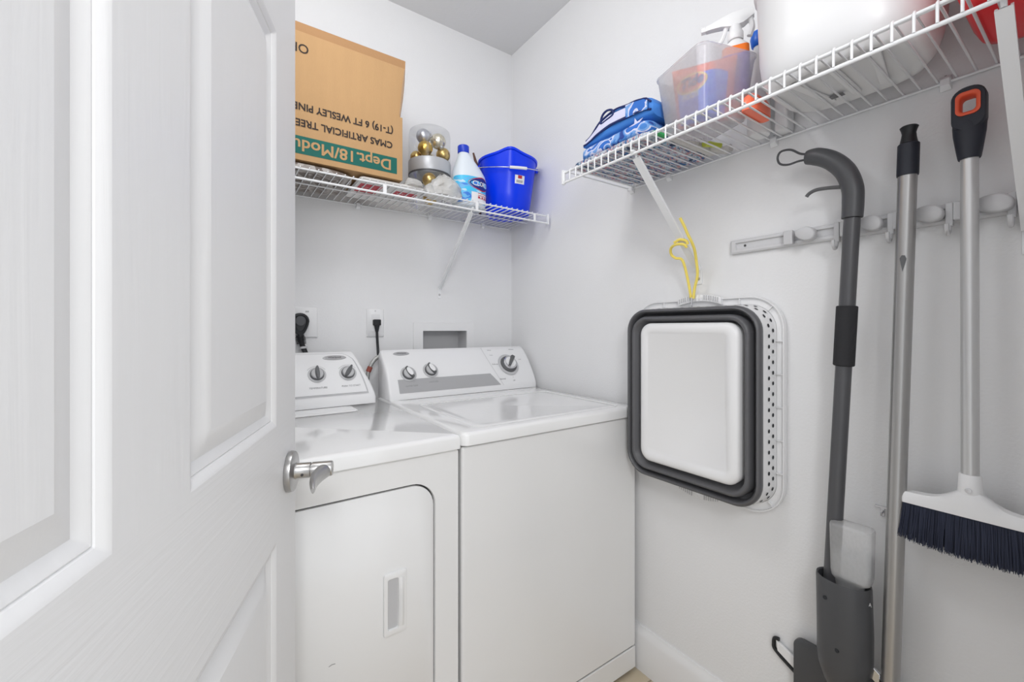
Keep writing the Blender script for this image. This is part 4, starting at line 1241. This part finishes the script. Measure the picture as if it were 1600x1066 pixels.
# spray bottle standing in the bin
sp = thing('spray_bottle', 'trigger spray bottle with white head and orange label, standing in the frosted bin', 'spray bottle', (-0.162, -1.196, pz))
sc_ = Vector((-0.162, -1.196, pz)); sy_ = math.radians(200)
def SP(w, h, z, r=0.012, dx=0): 
    out = []
    for u, v in rr(w, h, r, 5):
        a = math.radians(-62); out.append(sc_ + Vector((u * math.cos(a) - v * math.sin(a), u * math.sin(a) + v * math.cos(a), z)))
    return out
b = BM(); loft(b, [SP(0.021, 0.013, 0), SP(0.023, 0.015, 0.006), SP(0.030, 0.017, 0.150), SP(0.029, 0.017, 0.178), SP(0.016, 0.014, 0.192), SP(0.013, 0.013, 0.196, 0.0129)])
obj('bottle_body', b, 'white_plastic', sp, sharp=70)
b = BM(); loft(b, [SP(0.0266, 0.0162, 0.05), SP(0.0306, 0.0176, 0.150), SP(0.0296, 0.0176, 0.1765)], False, False)
lab = obj('orange_label', b, 'sp_orange', sp)
b = BM(); loft(b, [SP(0.0276, 0.0172, 0.06), SP(0.0312, 0.0182, 0.156)], False, False)
obj('blue_label_print', b, 'sp_blue', lab)
b = BM(); lathe(b, [(0.0165, 0.196), (0.0175, 0.198), (0.0175, 0.214), (0.0145, 0.218), (0.013, 0.232)], tuple(sc_), 24); obj('collar', b, 'white_plastic', sp)
hd = Vector((-0.42, 0.90, 0)).normalized(); sd = Vector((0, 0, 1)).cross(hd)
b = BM(); hp = sc_ + Vector((0, 0, 0.225)); lps = []
for s, z0, z1, w in ((-0.040, 0.020, 0.036, 0.008), (-0.018, 0.006, 0.040, 0.011), (0.006, 0.004, 0.040, 0.011), (0.030, 0.012, 0.036, 0.009), (0.052, 0.014, 0.030, 0.008), (0.066, 0.014, 0.027, 0.007)):
    lps.append([hp + hd * s + sd * u + Vector((0, 0, z)) for u, z in ((-w, z0), (w, z0), (w, z1 - 0.004), (w * 0.6, z1), (-w * 0.6, z1), (-w, z1 - 0.004))])
loft(b, lps); obj('spray_head', b, 'white_plastic', sp, sharp=45)
b = BM(); disc_on(b, hp + hd * 0.066 + Vector((0, 0, 0.0205)), hd, [(0.009, 0), (0.009, 0.010), (0.006, 0.011)], 6); obj('nozzle', b, 'white_plastic', sp)
b = BM(); tube(b, smooth_path([hp + hd * 0.020 + Vector((0, 0, 0.010)), hp + hd * 0.026 - Vector((0, 0, 0.008)), hp + hd * 0.033 - Vector((0, 0, 0.022)), hp + hd * 0.044 - Vector((0, 0, 0.030))], 4), 0.0055, 8); obj('trigger', b, 'white_plastic', sp)
b = BM(); tube(b, smooth_path([hp + hd * -0.030 + Vector((0, 0, 0.020)), hp + hd * -0.036 - Vector((0, 0, 0.004)), hp + hd * -0.030 - Vector((0, 0, 0.026))], 4), 0.0062, 8); obj('rear_grip', b, 'white_plastic', sp)

# blue-capped bottle between bin and tub
bb = thing('cleaner_bottle', 'white cleaner bottle with round blue cap behind the spray bottle', 'bottle', (-0.050, -1.198, ZT))
b = BM(); lathe(b, [(0.024, 0), (0.027, 0.004), (0.027, 0.19), (0.023, 0.21), (0.012, 0.225), (0.012, 0.23)], (-0.050, -1.198, ZT), 26); obj('bottle_body', b, 'white_plastic', bb)
b = BM(); lathe(b, [(0.014, 0.23), (0.017, 0.233), (0.020, 0.252), (0.016, 0.268), (0.008, 0.271)], (-0.050, -1.198, ZT), 24); obj('cap', b, 'cap_azure', bb)

# purple and yellow packet against the wall
pp = thing('detergent_packet', 'tall slim packet with purple and yellow print, against the wall behind the white tub', 'packet', (-0.026, -1.248, ZT))
b = BM(); loft(b, [[(-0.026 + u * k, -1.248 + v * k, ZT + z) for u, v in rr(0.020, 0.0155, 0.005, 3)] for z, k in ((0, 0.96), (0.01, 1), (0.30, 1), (0.335, 0.85), (0.34, 0.8))])
obj('packet_body', b, 'white_plastic', pp)
b = BM(); loft(b, [[(-0.026 + u, -1.248 + v, ZT + z) for u, v in rr(0.0206, 0.0161, 0.005, 3)] for z in (0.255, 0.275)], False, False); obj('yellow_band', b, 'p_yellow', pp)
b = BM(); loft(b, [[(-0.026 + u, -1.248 + v, ZT + z) for u, v in rr(0.0206, 0.0161, 0.005, 3)] for z in (0.2755, 0.292)], False, False); obj('purple_band', b, 'purple', pp)

# big white tub
tu = thing('plastic_tub', 'large white plastic tub with a rolled rim and ribbed underside, on the right shelf', 'tub', (-0.155, -1.405, ZT))
tcx, tcy = -0.158, -1.414
def TB(w, h, z, r): return [(tcx + u, tcy + v, ZT + z) for u, v in rr(w, h, r, 8)]
b = BM()
loft(b, [TB(0.080, 0.092, 0.006, 0.05), TB(0.092, 0.104, 0.0, 0.06), TB(0.104, 0.116, 0.004, 0.07), TB(0.118, 0.128, 0.020, 0.085), TB(0.126, 0.137, 0.042, 0.10), TB(0.131, 0.143, 0.075, 0.11), TB(0.137, 0.150, 0.225, 0.12),
         TB(0.1385, 0.158, 0.228, 0.128), TB(0.140, 0.160, 0.252, 0.13), TB(0.137, 0.157, 0.256, 0.13), TB(0.131, 0.146, 0.252, 0.12), TB(0.124, 0.136, 0.075, 0.10), TB(0.08, 0.09, 0.012, 0.05)])
obj('tub_body', b, 'tub', tu, sharp=60)
b = BM()
def beam(bm, p, q, w, z0, z1):
    p, q = Vector((p[0], p[1], 0)), Vector((q[0], q[1], 0)); d = (q - p).normalized(); s = Vector((-d.y, d.x, 0)) * w
    a = [p - s, q - s, q + s, p + s]
    loft(bm, [[v + Vector((0, 0, z0)) for v in a], [v + Vector((0, 0, z1)) for v in a]])
b.free()
for q in (-0.055, 0.0, 0.055):
    b = BM(); beam(b, (tcx - 0.072, tcy + q * 1.2), (tcx + 0.072, tcy + q * 0.8), 0.008, ZT - 0.0, ZT + 0.0055); obj('base_rib', b, 'tub', tu, bevel=0.0025)
b = BM()
b = BM(); beam(b, (tcx + 0.04, tcy + 0.028), (tcx + 0.055, tcy + 0.028), 0.012, ZT + 0.0000, ZT + 0.0004); obj('base_label', b, 'ink', tu)

# red container at the end
rd = thing('red_container', 'red rounded plastic container at the near end of the right shelf', 'container', (-0.155, -1.640, ZT))
b = BM()
def RD(w, h, z, r): return [(-0.160 + u, -1.652 + v, ZT + z) for u, v in rr(w, h, r, 7)]
loft(b, [RD(0.085, 0.045, 0, 0.03), RD(0.105, 0.060, 0.006, 0.045), RD(0.118, 0.070, 0.030, 0.05), RD(0.122, 0.074, 0.085, 0.05), RD(0.114, 0.068, 0.090, 0.05), RD(0.116, 0.070, 0.20, 0.05), RD(0.10, 0.06, 0.215, 0.05), RD(0.04, 0.03, 0.222, 0.02)])
obj('container_body', b, 'red', rd, sharp=45)
b = BM(); tube(b, smooth_path([(-0.235, -1.652, ZT + 0.214), (-0.225, -1.652, ZT + 0.25), (-0.16, -1.652, ZT + 0.262), (-0.095, -1.652, ZT + 0.25), (-0.085, -1.652, ZT + 0.214)], 5), 0.011, 10)
obj('carry_handle', b, 'red', rd)

# ------------------------------------------------------------------ tool rail and the tools on it
tr = thing('tool_rail', 'pale grey wall rail with oval clamps and small hooks holding the poles', 'tool rail', (-0.001, -1.38, 1.382))
b = BM()
def RL(y0, y1, z0, z1, x): return [(x, y0, z0), (x, y1, z0), (x, y1, z1), (x, y0, z1)]
loft(b, [RL(-1.104, -1.700, 1.381, 1.419, -0.0006), RL(-1.104, -1.700, 1.381, 1.419, -0.010), RL(-1.108, -1.700, 1.385, 1.415, -0.013), RL(-1.118, -1.694, 1.391, 1.410, -0.013), RL(-1.120, -1.694, 1.3925, 1.4085, -0.007)])
obj('rail_body', b, 'rail', tr, sharp=30)
b = BM(); disc_on(b, (-0.0072, -1.142, 1.4005), (-1, 0, 0), [(0.0035, 0), (0.0028, 0.0012)], 12); obj('screw', b, 'charcoal', tr)
for y in (-1.256, -1.374, -1.466, -1.556, -1.645):
    bm = BM(); box(bm, -0.028, -0.0135, y - 0.0105, y + 0.0105, 1.382, 1.418); obj('clamp_block', bm, 'pad', tr, bevel=0.003)
for y, hw_ in ((-1.298, 0.0215), (-1.4215, 0.0205), (-1.5115, 0.0235), (-1.5985, 0.0255)):
    bm = BM(); lp = []
    for d, k in ((0.0135, 0.70), (0.020, 0.92), (0.024, 1.0), (0.038, 1.0), (0.0415, 0.95), (0.043, 0.84)):
        lp.append([(-d, y + hw_ * k * math.cos(a), 1.401 + (0.0165 - 0.003 * math.cos(a)) * k * math.sin(a) + 0.003 * math.cos(a)) for a in [2 * PI * t / 32 for t in range(32)]])
    loft(bm, lp); obj('clamp_pad', bm, 'pad', tr, sharp=50)
for y in (-1.357, -1.4525, -1.540, -1.6195):
    bm = BM(); box(bm, -0.026, -0.0135, y - 0.0055, y + 0.0055, 1.372, 1.418); s_ = obj('hook', bm, 'pad', tr, bevel=0.002)
    bm = BM(); tube(bm, smooth_path([(-0.021, y, 1.384), (-0.024, y, 1.364), (-0.034, y, 1.356), (-0.043, y, 1.362), (-0.046, y, 1.374)], 4), 0.0038, 8); obj('hook_tongue', bm, 'pad', s_)

PX = -0.0645
# ---- spray mop
mp_ = thing('spray_mop', 'dark grey spray mop with hooked grip, loop and clear tank, leftmost pole', 'spray mop', (PX, -1.36, 0.05))
top_, bot_ = Vector((PX, -1.398, 1.41)), Vector((PX, -1.360, 0.60))
def at_z(z): t = (top_.z - z) / (top_.z - bot_.z); return top_ + (bot_ - top_) * t
b = BM(); gp = smooth_path([(PX, -1.312, 1.573), (PX, -1.335, 1.567), (PX, -1.362, 1.549), (PX, -1.386, 1.518), (PX, -1.3985, 1.480), tuple(at_z(1.445)), tuple(at_z(1.413))], 6)
n_g = len(gp)
tube(b, gp, [0.0155 + 0.0035 * min(1, i / 5) + 0.001 * math.sin(i / n_g * PI) for i in range(n_g)], 20)
gr = obj('grip', b, 'charcoal', mp_, sharp=60)
b = BM(); tube(b, smooth_path([(PX, -1.314, 1.580), (PX, -1.298, 1.587), (PX, -1.278, 1.603), (PX, -1.257, 1.606), (PX, -1.249, 1.594), (PX, -1.254, 1.577), (PX, -1.272, 1.569), (PX, -1.295, 1.570), (PX, -1.314, 1.568)], 6), 0.0026, 8)
obj('hanging_loop', b, 'charcoal', gr)
b = BM(); tube(b, smooth_path([(PX, -1.381, 1.485), (PX, -1.355, 1.490), (PX, -1.332, 1.492), (PX, -1.318, 1.488), (PX, -1.311, 1.481)], 5), [0.0075 - 0.00022 * i for i in range(21)], 10, ry=[0.004] * 21)
obj('trigger', b, 'grey_plastic', gr)
b = BM(); tube(b, [at_z(1.412), at_z(1.0), at_z(0.60)], 0.0150, 24); obj('pole', b, 'charcoal_pole', mp_)
b = BM(); tube(b, [at_z(1.222), at_z(1.220), at_z(1.092), at_z(1.090)], [0.0175, 0.0195, 0.0195, 0.0175], 24); obj('foam_sleeve', b, 'foam', mp_)
hc = Vector((PX - 0.006, -1.386, 0))
def HE(w, d, z, dy=0.0, tilt=0.0): return [(hc.x + d * math.cos(a), hc.y + dy + w * math.sin(a), z + tilt * math.sin(a)) for a in [2 * PI * k / 36 for k in range(36)]]
b = BM()
loft(b, [HE(0.018, 0.020, 0.372, 0.004), HE(0.034, 0.031, 0.395, 0.003), HE(0.046, 0.038, 0.425, 0.001), HE(0.0500, 0.040, 0.455), HE(0.0505, 0.040, 0.520), HE(0.0500, 0.038, 0.6185, 0.002), HE(0.049, 0.037, 0.624, 0.002), HE(0.046, 0.034, 0.622, 0.002), HE(0.044, 0.032, 0.600, 0.002)])
hz_ = obj('tank_housing', b, 'charcoal', mp_, sharp=50)
for (yy_, zz_) in ((-1.362, 0.583), (-1.385, 0.483)):
    b = BM(); dxx = -0.0385 * math.sqrt(max(0, 1 - ((yy_ - hc.y) / 0.0505) ** 2)) + hc.x
    disc_on(b, (dxx - 0.0010, yy_, zz_), (-1, 0.3, 0), [(0.0042, -0.001), (0.0042, 0.0012)], 14); obj('screw_hole', b, 'hole', hz_)
b = BM(); add_text(b, 'A', 0.011, lambda u, v: (hc.x - 0.0185, -1.430 - u * 0.6 - 0.0035, 0.596 + v), bold=0.0002) ; obj('embossed_letter', b, 'light_grey', hz_)
b = BM(); lps = []
def TK(w, d, z, dy=0.0): return [(hc.x - 0.004 + v, hc.y - 0.015 + dy - u, z) for u, v in rr(w, d, min(0.013, d * 0.8), 6)]
loft(b, [TK(0.0240, 0.010, 0.606, 0.004), TK(0.0255, 0.012, 0.624, 0.004), TK(0.0335, 0.019, 0.632, 0.001), TK(0.0355, 0.022, 0.645), TK(0.0370, 0.0235, 0.742), TK(0.0360, 0.0225, 0.747), TK(0.030, 0.017, 0.749)])
tk = obj('water_tank', b, 'bottle_clear', mp_, sharp=60)
b = BM(); loft(b, [TK(0.0320, 0.0175, 0.634, 0.001), TK(0.0345, 0.0205, 0.646), TK(0.0350, 0.0210, 0.688)]); obj('water', b, clear_mat('water_fill', (0.97, 0.98, 0.98), 0.35), tk)
b = BM(); tube(b, [(PX, -1.384, 0.385), (PX, -1.384, 0.20), (PX - 0.002, -1.384, 0.09)], [0.030, 0.022, 0.016], 20, ry=[0.022, 0.018, 0.014]); obj('lower_neck', b, 'charcoal', mp_)
b = BM()
def PLT(k, x): return [(x, -1.380 + u * k, 0.215 + v * k) for u, v in rr(0.110, 0.198, 0.020, 5)]
loft(b, [PLT(0.985, -0.0175), PLT(1, -0.020), PLT(1, -0.029), PLT(0.985, -0.031)]); obj('mop_plate', b, 'charcoal', mp_, sharp=50)
b = BM(); box(b, PX - 0.004, -0.029, -1.404, -1.364, 0.088, 0.112); obj('swivel_joint', b, 'charcoal', mp_, bevel=0.004)

# small handle poking out behind the mop plate
th_ = thing('scraper', 'small white handle with a black rim poking out behind the mop plate', 'scraper', (-0.012, -1.27, 0.34))
def SCP(pts, x0, x1, nm, m):
    bm = BM(); loft(bm, [[(x0, y, z) for y, z in pts], [(x1, y, z) for y, z in pts]]); return obj(nm, bm, m, th_, bevel=0.0015)
SCP([(-1.244, 0.420), (-1.330, 0.345), (-1.330, 0.372), (-1.2485, 0.428)][::-1] and [(-1.2220, 0.366), (-1.330, 0.318), (-1.330, 0.282), (-1.2255, 0.340)], -0.012, -0.005, 'scraper_blade', 'white_plastic')
b = BM(); tube(b, smooth_path([(-0.0085, -1.229, 0.370), (-0.0085, -1.219, 0.367), (-0.0085, -1.216, 0.353), (-0.0085, -1.221, 0.337), (-0.0085, -1.262, 0.312), (-0.0085, -1.330, 0.276)], 5), 0.0048, 8); obj('rubber_edge', b, 'black', th_)

# ---- silver telescopic pole
s1, s0 = Vector((-0.066, -1.489, 1.498)), Vector((-0.066, -1.462, 0.44))
tp = thing('mop_pole', 'plain silver metal pole with a black end cap, between the mop and broom', 'pole', (s0.x, s0.y, 0.03))
d_ = (s1 - s0).normalized()
b = BM(); tube(b, [s0 - d_ * 0.39, s1 - d_ * 0.02], 0.0150, 24); obj('tube', b, 'alu', tp)
b = BM(); disc_on(b, s1 - d_ * 0.021, d_, [(0.0165, 0), (0.0170, 0.004), (0.0168, 0.062), (0.0150, 0.064)], 24); cpp = obj('end_grip', b, 'dark_grip', tp)
b = BM(); disc_on(b, s1 + d_ * 0.0432, d_, [(0.0140, 0), (0.0118, 0.012), (0.0108, 0.020), (0.0125, 0.027), (0.0145, 0.032), (0.0125, 0.034)], 20); obj('end_plug', b, 'black', cpp)
b = BM(); pts = [(-0.0817, y, z) for y, z in ((-1.488, 1.317), (-1.483, 1.318), (-1.480, 1.312), (-1.482, 1.298), (-1.484, 1.285), (-1.487, 1.296), (-1.490, 1.310))]
loft(b, [pts, [(p[0] + 0.0025, p[1], p[2]) for p in pts]]); obj('worn_sticker', b, 'grey_plastic', tp)
b = BM(); disc_on(b, s0 - d_ * 0.005, d_, [(0.0175, 0), (0.0175, 0.012)], 20); obj('collar', b, 'chrome', tp)
b = BM()
pts = [(-1.420, 0.470), (-1.447, 0.452), (-1.447, 0.425), (-1.415, 0.445), (-1.413, 0.462)]
loft(b, [[(-0.060, y, z) for y, z in pts], [(-0.068, y, z) for y, z in pts]]); lv = obj('locking_tab', b, 'chrome', tp, bevel=0.002)
b = BM(); disc_on(b, (-0.0684, -1.426, 0.4565), (-1, 0, 0), [(0.006, 0), (0.005, 0.0015), (0.0025, 0.0016)], 14); obj('rivet', b, 'grey_plastic', lv)

# ---- broom
br_ = thing('broom', 'broom with navy bristles, silver pole and black grip with an orange eyelet', 'broom', (-0.062, -1.573, 0.77))
BXx = -0.062
b = BM()
def GRP(w, h, r, x, cz=1.575, k=1.0): return [(x, -1.5725 - u * k, cz + v * k) for u, v in rr(w, h, r, 6)]
out_ = [(u * (1.0 if v > 0 else 0.99), v) for u, v in rr(0.0225, 0.040, 0.020, 6)]
inn = rr(0.0125, 0.0175, 0.008, 6); inn = [(u, v + 0.008) for u, v in inn]
mk = lambda pts, x, k=1.0: [(x, -1.5725 - u * k, 1.575 + v * k) for u, v in pts]
loft(b, [mk(out_, BXx - 0.010), mk(out_, BXx - 0.014, 0.93), mk(inn, BXx - 0.014), mk(inn, BXx + 0.014), mk(out_, BXx + 0.014, 0.93), mk(out_, BXx + 0.010)], close=True)
def GE(w, d, z): return [(BXx + d * math.cos(a), -1.5725 + w * math.sin(a), z) for a in [2 * PI * k / 24 for k in range(24)]]
loft(b, [GE(0.0145, 0.0145, 1.484), GE(0.0155, 0.0150, 1.487), GE(0.0175, 0.0155, 1.50), GE(0.0195, 0.0155, 1.515), GE(0.0215, 0.0152, 1.530), GE(0.0224, 0.0146, 1.545), GE(0.0222, 0.0138, 1.556), GE(0.0215, 0.0120, 1.5605)])
bg_ = obj('hand_grip', b, 'dark_grip', br_, sharp=50)
b = BM(); i1 = [(u * 1.28, (v - 0.008) * 1.22 + 0.008) for u, v in inn]; i0 = [(u * 0.82, (v - 0.008) * 0.86 + 0.008) for u, v in inn]
loft(b, [mk(i1, BXx - 0.0138), mk(i1, BXx - 0.0165), mk(inn, BXx - 0.0170), mk(i0, BXx - 0.0145), mk(i0, BXx + 0.013), mk(inn, BXx + 0.013)], close=True)
obj('orange_eyelet', b, 'orange', bg_, sharp=60)
b = BM(); tube(b, [(BXx, -1.5725, 1.486), (BXx, -1.5735, 0.885)], 0.0122, 24); obj('pole', b, 'alu_light', br_)
b = BM(); tube(b, [(BXx, -1.5735, 0.905), (BXx, -1.5735, 0.902), (BXx, -1.5735, 0.855)], [0.0135, 0.0150, 0.0175], 22)
# head: lofted along y with a raised centre
lps = []
for k in range(25):
    t = k / 24 * 2 - 1; y = -1.574 + t * 0.098
    up = 0.030 * math.exp(-(t * 3.2) ** 2); z_top = 0.848 + up; z_bot = 0.828
    w = 0.0175 if abs(t) < 0.9 else 0.0175 * math.sqrt(max(0.15, 1 - ((abs(t) - 0.9) / 0.1) ** 2 * 0.85))
    zt = z_top - (0.008 * ((abs(t) - 0.9) / 0.1) ** 2 if abs(t) > 0.9 else 0)
    lps.append([(BXx - w, y, z_bot), (BXx - w, y, zt - 0.010), (BXx - w * 0.6, y, zt), (BXx + w * 0.6, y, zt), (BXx + w, y, zt - 0.010), (BXx + w, y, z_bot)])
loft(b, lps); hdd = obj('broom_head', b, 'white_plastic', br_, sharp=50)
b = BM(); disc_on(b, (BXx - 0.0172, -1.5735, 0.878), (-1, 0, 0), [(0.0045, -0.002), (0.0045, 0.0012), (0.003, 0.0014)], 14); obj('screw', b, 'chrome', hdd)
b = BM(); rng = random.Random(11)
box(b, BXx - 0.013, BXx + 0.013, -1.574 - 0.089, -1.574 + 0.090, 0.795, 0.8275)
for k in range(2600):
    y = -1.574 + rng.uniform(-0.092, 0.092); x = BXx + rng.uniform(-0.015, 0.015)
    t = (y + 1.574) / 0.092
    y2 = y + t * 0.006 + rng.uniform(-0.003, 0.003); x2 = x + (x - BXx) * 0.35 + rng.uniform(-0.002, 0.002)
    z2 = 0.752 + rng.uniform(-0.003, 0.004) + 0.008 * abs(t) ** 3
    r0 = 0.0007
    p0, p1, p2 = (x, y, 0.828), (x + (x2 - x) * 0.5, (y + y2) / 2, 0.79), (x2, y2, z2)
    rows = []
    for p, rr0 in ((p0, r0), (p1, r0), (p2, r0 * 0.5)):
        rows.append([b.verts.new((p[0] + rr0 * math.cos(a), p[1] + rr0 * math.sin(a), p[2])) for a in (0, 2.09, 4.19)])
    for A, B_ in ((rows[0], rows[1]), (rows[1], rows[2])):
        for i in range(3): b.faces.new((A[i], A[(i + 1) % 3], B_[(i + 1) % 3], B_[i]))
obj('bristles', b, 'bristle', br_, kind='stuff')

# small hook screwed to the wall behind the pole
b = BM(); box(b, -0.004, -0.0006, -1.447, -1.421, 0.779, 0.783); box(b, -0.004, -0.0006, -1.437, -1.431, 0.762, 0.779); tube(b, [(-0.002, -1.434, 0.770), (-0.012, -1.434, 0.766), (-0.013, -1.434, 0.772)], 0.0016, 8)
o_ = obj('wall_hook', b, 'chrome', None, at=(-0.001, -1.434, 0.77)); tag(o_, 'tiny metal hook on the right wall beside the silver pole', 'hook')

# ------------------------------------------------------------------ collapsible laundry basket
by_, bz_ = -1.012, 0.970
bs = thing('laundry_basket', 'collapsed white and grey laundry basket hanging on the right wall', 'laundry basket', (-0.002, by_, 0.675))
def BS(w, h, x, r, dy=0.0, dz=0.0): return [(x, by_ + dy - u, bz_ + dz + v) for u, v in rr(w, h, r, 10)]
b = BM()
loft(b, [BS(0.231, 0.287, -0.003, 0.085), BS(0.233, 0.289, -0.004, 0.087), BS(0.233, 0.289, -0.020, 0.087), BS(0.230, 0.286, -0.020, 0.084), BS(0.229, 0.285, -0.012, 0.083), BS(0.213, 0.268, -0.012, 0.070), BS(0.213, 0.268, -0.003, 0.070)], close=True)
rim = obj('rim', b, 'white_plastic', bs, sharp=50)
def rib(p, q):
    bm = BM()
    P, Q = Vector((0, by_ - p[0], bz_ + p[1])), Vector((0, by_ - q[0], bz_ + q[1])); d = (Q - P).normalized(); s = Vector((1, 0, 0)).cross(d) * 0.0012
    a = [P - s, Q - s, Q + s, P + s]; loft(bm, [[v + Vector((-0.0121, 0, 0)) for v in a], [v + Vector((-0.0195, 0, 0)) for v in a]])
    obj('rim_rib', bm, 'white_plastic', bs)
for v in (-0.17, -0.085, 0.0, 0.085, 0.17):
    rib((0.214, v), (0.2295, v)); rib((-0.214, v), (-0.2295, v))
for u in (-0.12, 0.12): rib((u, 0.269), (u, 0.2855)); rib((u, -0.269), (u, -0.2855))
for sx_ in (-1, 1):
    for sz_ in (-1, 1): rib((sx_ * 0.194, sz_ * 0.249), (sx_ * 0.205, sz_ * 0.261))
b = BM()
loft(b, [BS(0.2125, 0.2675, -0.012, 0.070), BS(0.207, 0.261, -0.070, 0.066), BS(0.204, 0.258, -0.070, 0.064), BS(0.2095, 0.2645, -0.012, 0.068)], close=True)
wallp = obj('side_wall', b, 'white_plastic', bs, sharp=50)
# perforations: dark discs paint the unlit holes, two staggered rows round the side wall
b = BM(); nrm = []
def wall_ring(x):
    t = (-0.012 - x) / 0.058
    return rr(0.2125 - 0.0055 * t + 0.0004, 0.2675 - 0.0065 * t + 0.0004, 0.070 - 0.004 * t, 10)
for row, x in enumerate((-0.030, -0.048)):
    ring = wall_ring(x); n = len(ring)
    per = [0]
    for i in range(n): per.append(per[-1] + math.dist(ring[i], ring[(i + 1) % n]))
    cnt = 66; s = (0.5 if row else 0.0) * per[-1] / cnt
    for k in range(cnt):
        L = (s + per[-1] * k / cnt) % per[-1]
        i = max(j for j in range(n) if per[j] <= L)
        a, c = ring[i], ring[(i + 1) % n]; t = (L - per[i]) / (per[i + 1] - per[i] + 1e-9)
        p = Vector((0, by_ - (a[0] + (c[0] - a[0]) * t), bz_ + a[1] + (c[1] - a[1]) * t)); tg = Vector((0, -(c[0] - a[0]), c[1] - a[1])).normalized()
        no = Vector((0, tg.z, -tg.y)); 
        if (p - Vector((0, by_, bz_))).dot(no) < 0: no = -no
        pts = [p + Vector((x + 0.0042 * math.cos(q), 0, 0)) + tg * (0.0052 * math.sin(q)) for q in [2 * PI * m / 12 for m in range(12)]]
        # follow the slope of the wall so the disc lies flush
        pts = [v + no * (0.0006 + (v.x - x) * 0.10) for v in pts]
        b.faces.new([b.verts.new(v) for v in pts])
obj('perforations', b, 'hole', wallp)
b = BM()
loft(b, [BS(0.206, 0.260, -0.0705, 0.066), BS(0.2085, 0.2625, -0.078, 0.068), BS(0.2085, 0.2625, -0.086, 0.068), BS(0.206, 0.260, -0.092, 0.066), BS(0.201, 0.255, -0.094, 0.063), BS(0.197, 0.251, -0.090, 0.060), BS(0.195, 0.249, -0.060, 0.058),
         BS(0.187, 0.241, -0.056, 0.055), BS(0.185, 0.239, -0.060, 0.054), BS(0.186, 0.240, -0.090, 0.054), BS(0.183, 0.237, -0.098, 0.052), BS(0.178, 0.232, -0.100, 0.050), BS(0.173, 0.228, -0.096, 0.047), BS(0.166, 0.222, -0.070, 0.042), BS(0.158, 0.216, -0.066, 0.038), BS(0.155, 0.213, -0.060, 0.038)], False, False)
obj('silicone_walls', b, 'silicone', bs, sharp=60)
b = BM(); pc_ = dict(dy=-0.006, dz=0.004)
loft(b, [BS(0.154, 0.2135, -0.058, 0.036, **pc_), BS(0.155, 0.2145, -0.092, 0.036, **pc_), BS(0.153, 0.2125, -0.099, 0.035, **pc_), BS(0.147, 0.2065, -0.1035, 0.033, **pc_), BS(0.140, 0.1995, -0.1045, 0.030, **pc_), BS(0.127, 0.186, -0.1045, 0.018, **pc_), BS(0.125, 0.184, -0.1025, 0.016, **pc_)])
obj('base_panel', b, 'white_plastic', bs, sharp=50)
for sgn in (1, -1):
    b = BM(); lps = []
    for k in range(25):
        t = k / 24 * 2 - 1; y = by_ - t * 0.068 - 0.004; arch = 0.012 * (1 - t * t)
        zc = bz_ + sgn * (0.2850 + arch - 0.004); hh_ = 0.0095
        ribk = 0.0012 if k % 2 else 0
        lps.append([(-0.004, y, zc - hh_), (-0.026 - ribk, y, zc - hh_), (-0.028 - ribk, y, zc), (-0.026 - ribk, y, zc + hh_), (-0.004, y, zc + hh_)])
    loft(b, lps); obj('handle', b, 'white_plastic', bs, sharp=20)
    b = BM()
    for k in range(7):
        for s_ in (-1, 1):
            y = by_ - 0.004 - s_ * (0.020 + k * 0.0068); t = (y - by_ + 0.004) / 0.068; zc = bz_ + sgn * (0.2865 + 0.012 * (1 - t * t) - 0.004)
            box(b, -0.0302, -0.0290, y - 0.0013, y + 0.0013, zc - 0.0065, zc + 0.0065)
    obj('grip_ribs', b, 'light_grey', bs)

# ------------------------------------------------------------------ yellow cord tying the basket to the bracket
yc = BM()
r_ = 0.0040
tube(yc, smooth_path([(-0.130, -1.024, 1.484), (-0.118, -1.029, 1.462), (-0.106, -1.032, 1.440), (-0.094, -1.036, 1.420), (-0.076, -1.034, 1.400), (-0.058, -1.028, 1.375), (-0.044, -1.024, 1.330), (-0.036, -1.010, 1.292), (-0.033, -1.004, 1.262)], 5), r_, 8)
tube(yc, smooth_path([(-0.0325, -0.996, 1.264), (-0.040, -0.990, 1.320), (-0.060, -0.986, 1.375), (-0.068, -0.968, 1.384), (-0.075, -0.958, 1.396), (-0.088, -0.966, 1.412), (-0.098, -0.990, 1.418), (-0.096, -1.012, 1.415), (-0.088, -1.018, 1.406)], 5), r_, 8)
tube(yc, smooth_path([(-0.100, -0.985, 1.424), (-0.100, -1.004, 1.430), (-0.094, -1.020, 1.424), (-0.090, -1.022, 1.414)], 4), r_, 8)
o_ = obj('cord', yc, 'yellow', None, at=(-0.033, -1.0, 1.262)); tag(o_, 'yellow cord tied round the shelf bracket, holding up the laundry basket', 'cord')
b = BM(); tube(b, smooth_path([(-0.0335, -1.000, 1.266), (-0.0350, -1.000, 1.255), (-0.0345, -1.000, 1.236), (-0.022, -1.000, 1.232)], 4), 0.0026, 8)
o_ = obj('wire_hook', b, 'chrome', None, at=(-0.034, -1.0, 1.25)); tag(o_, 'small metal hook linking the yellow cord to the basket handle', 'hook')
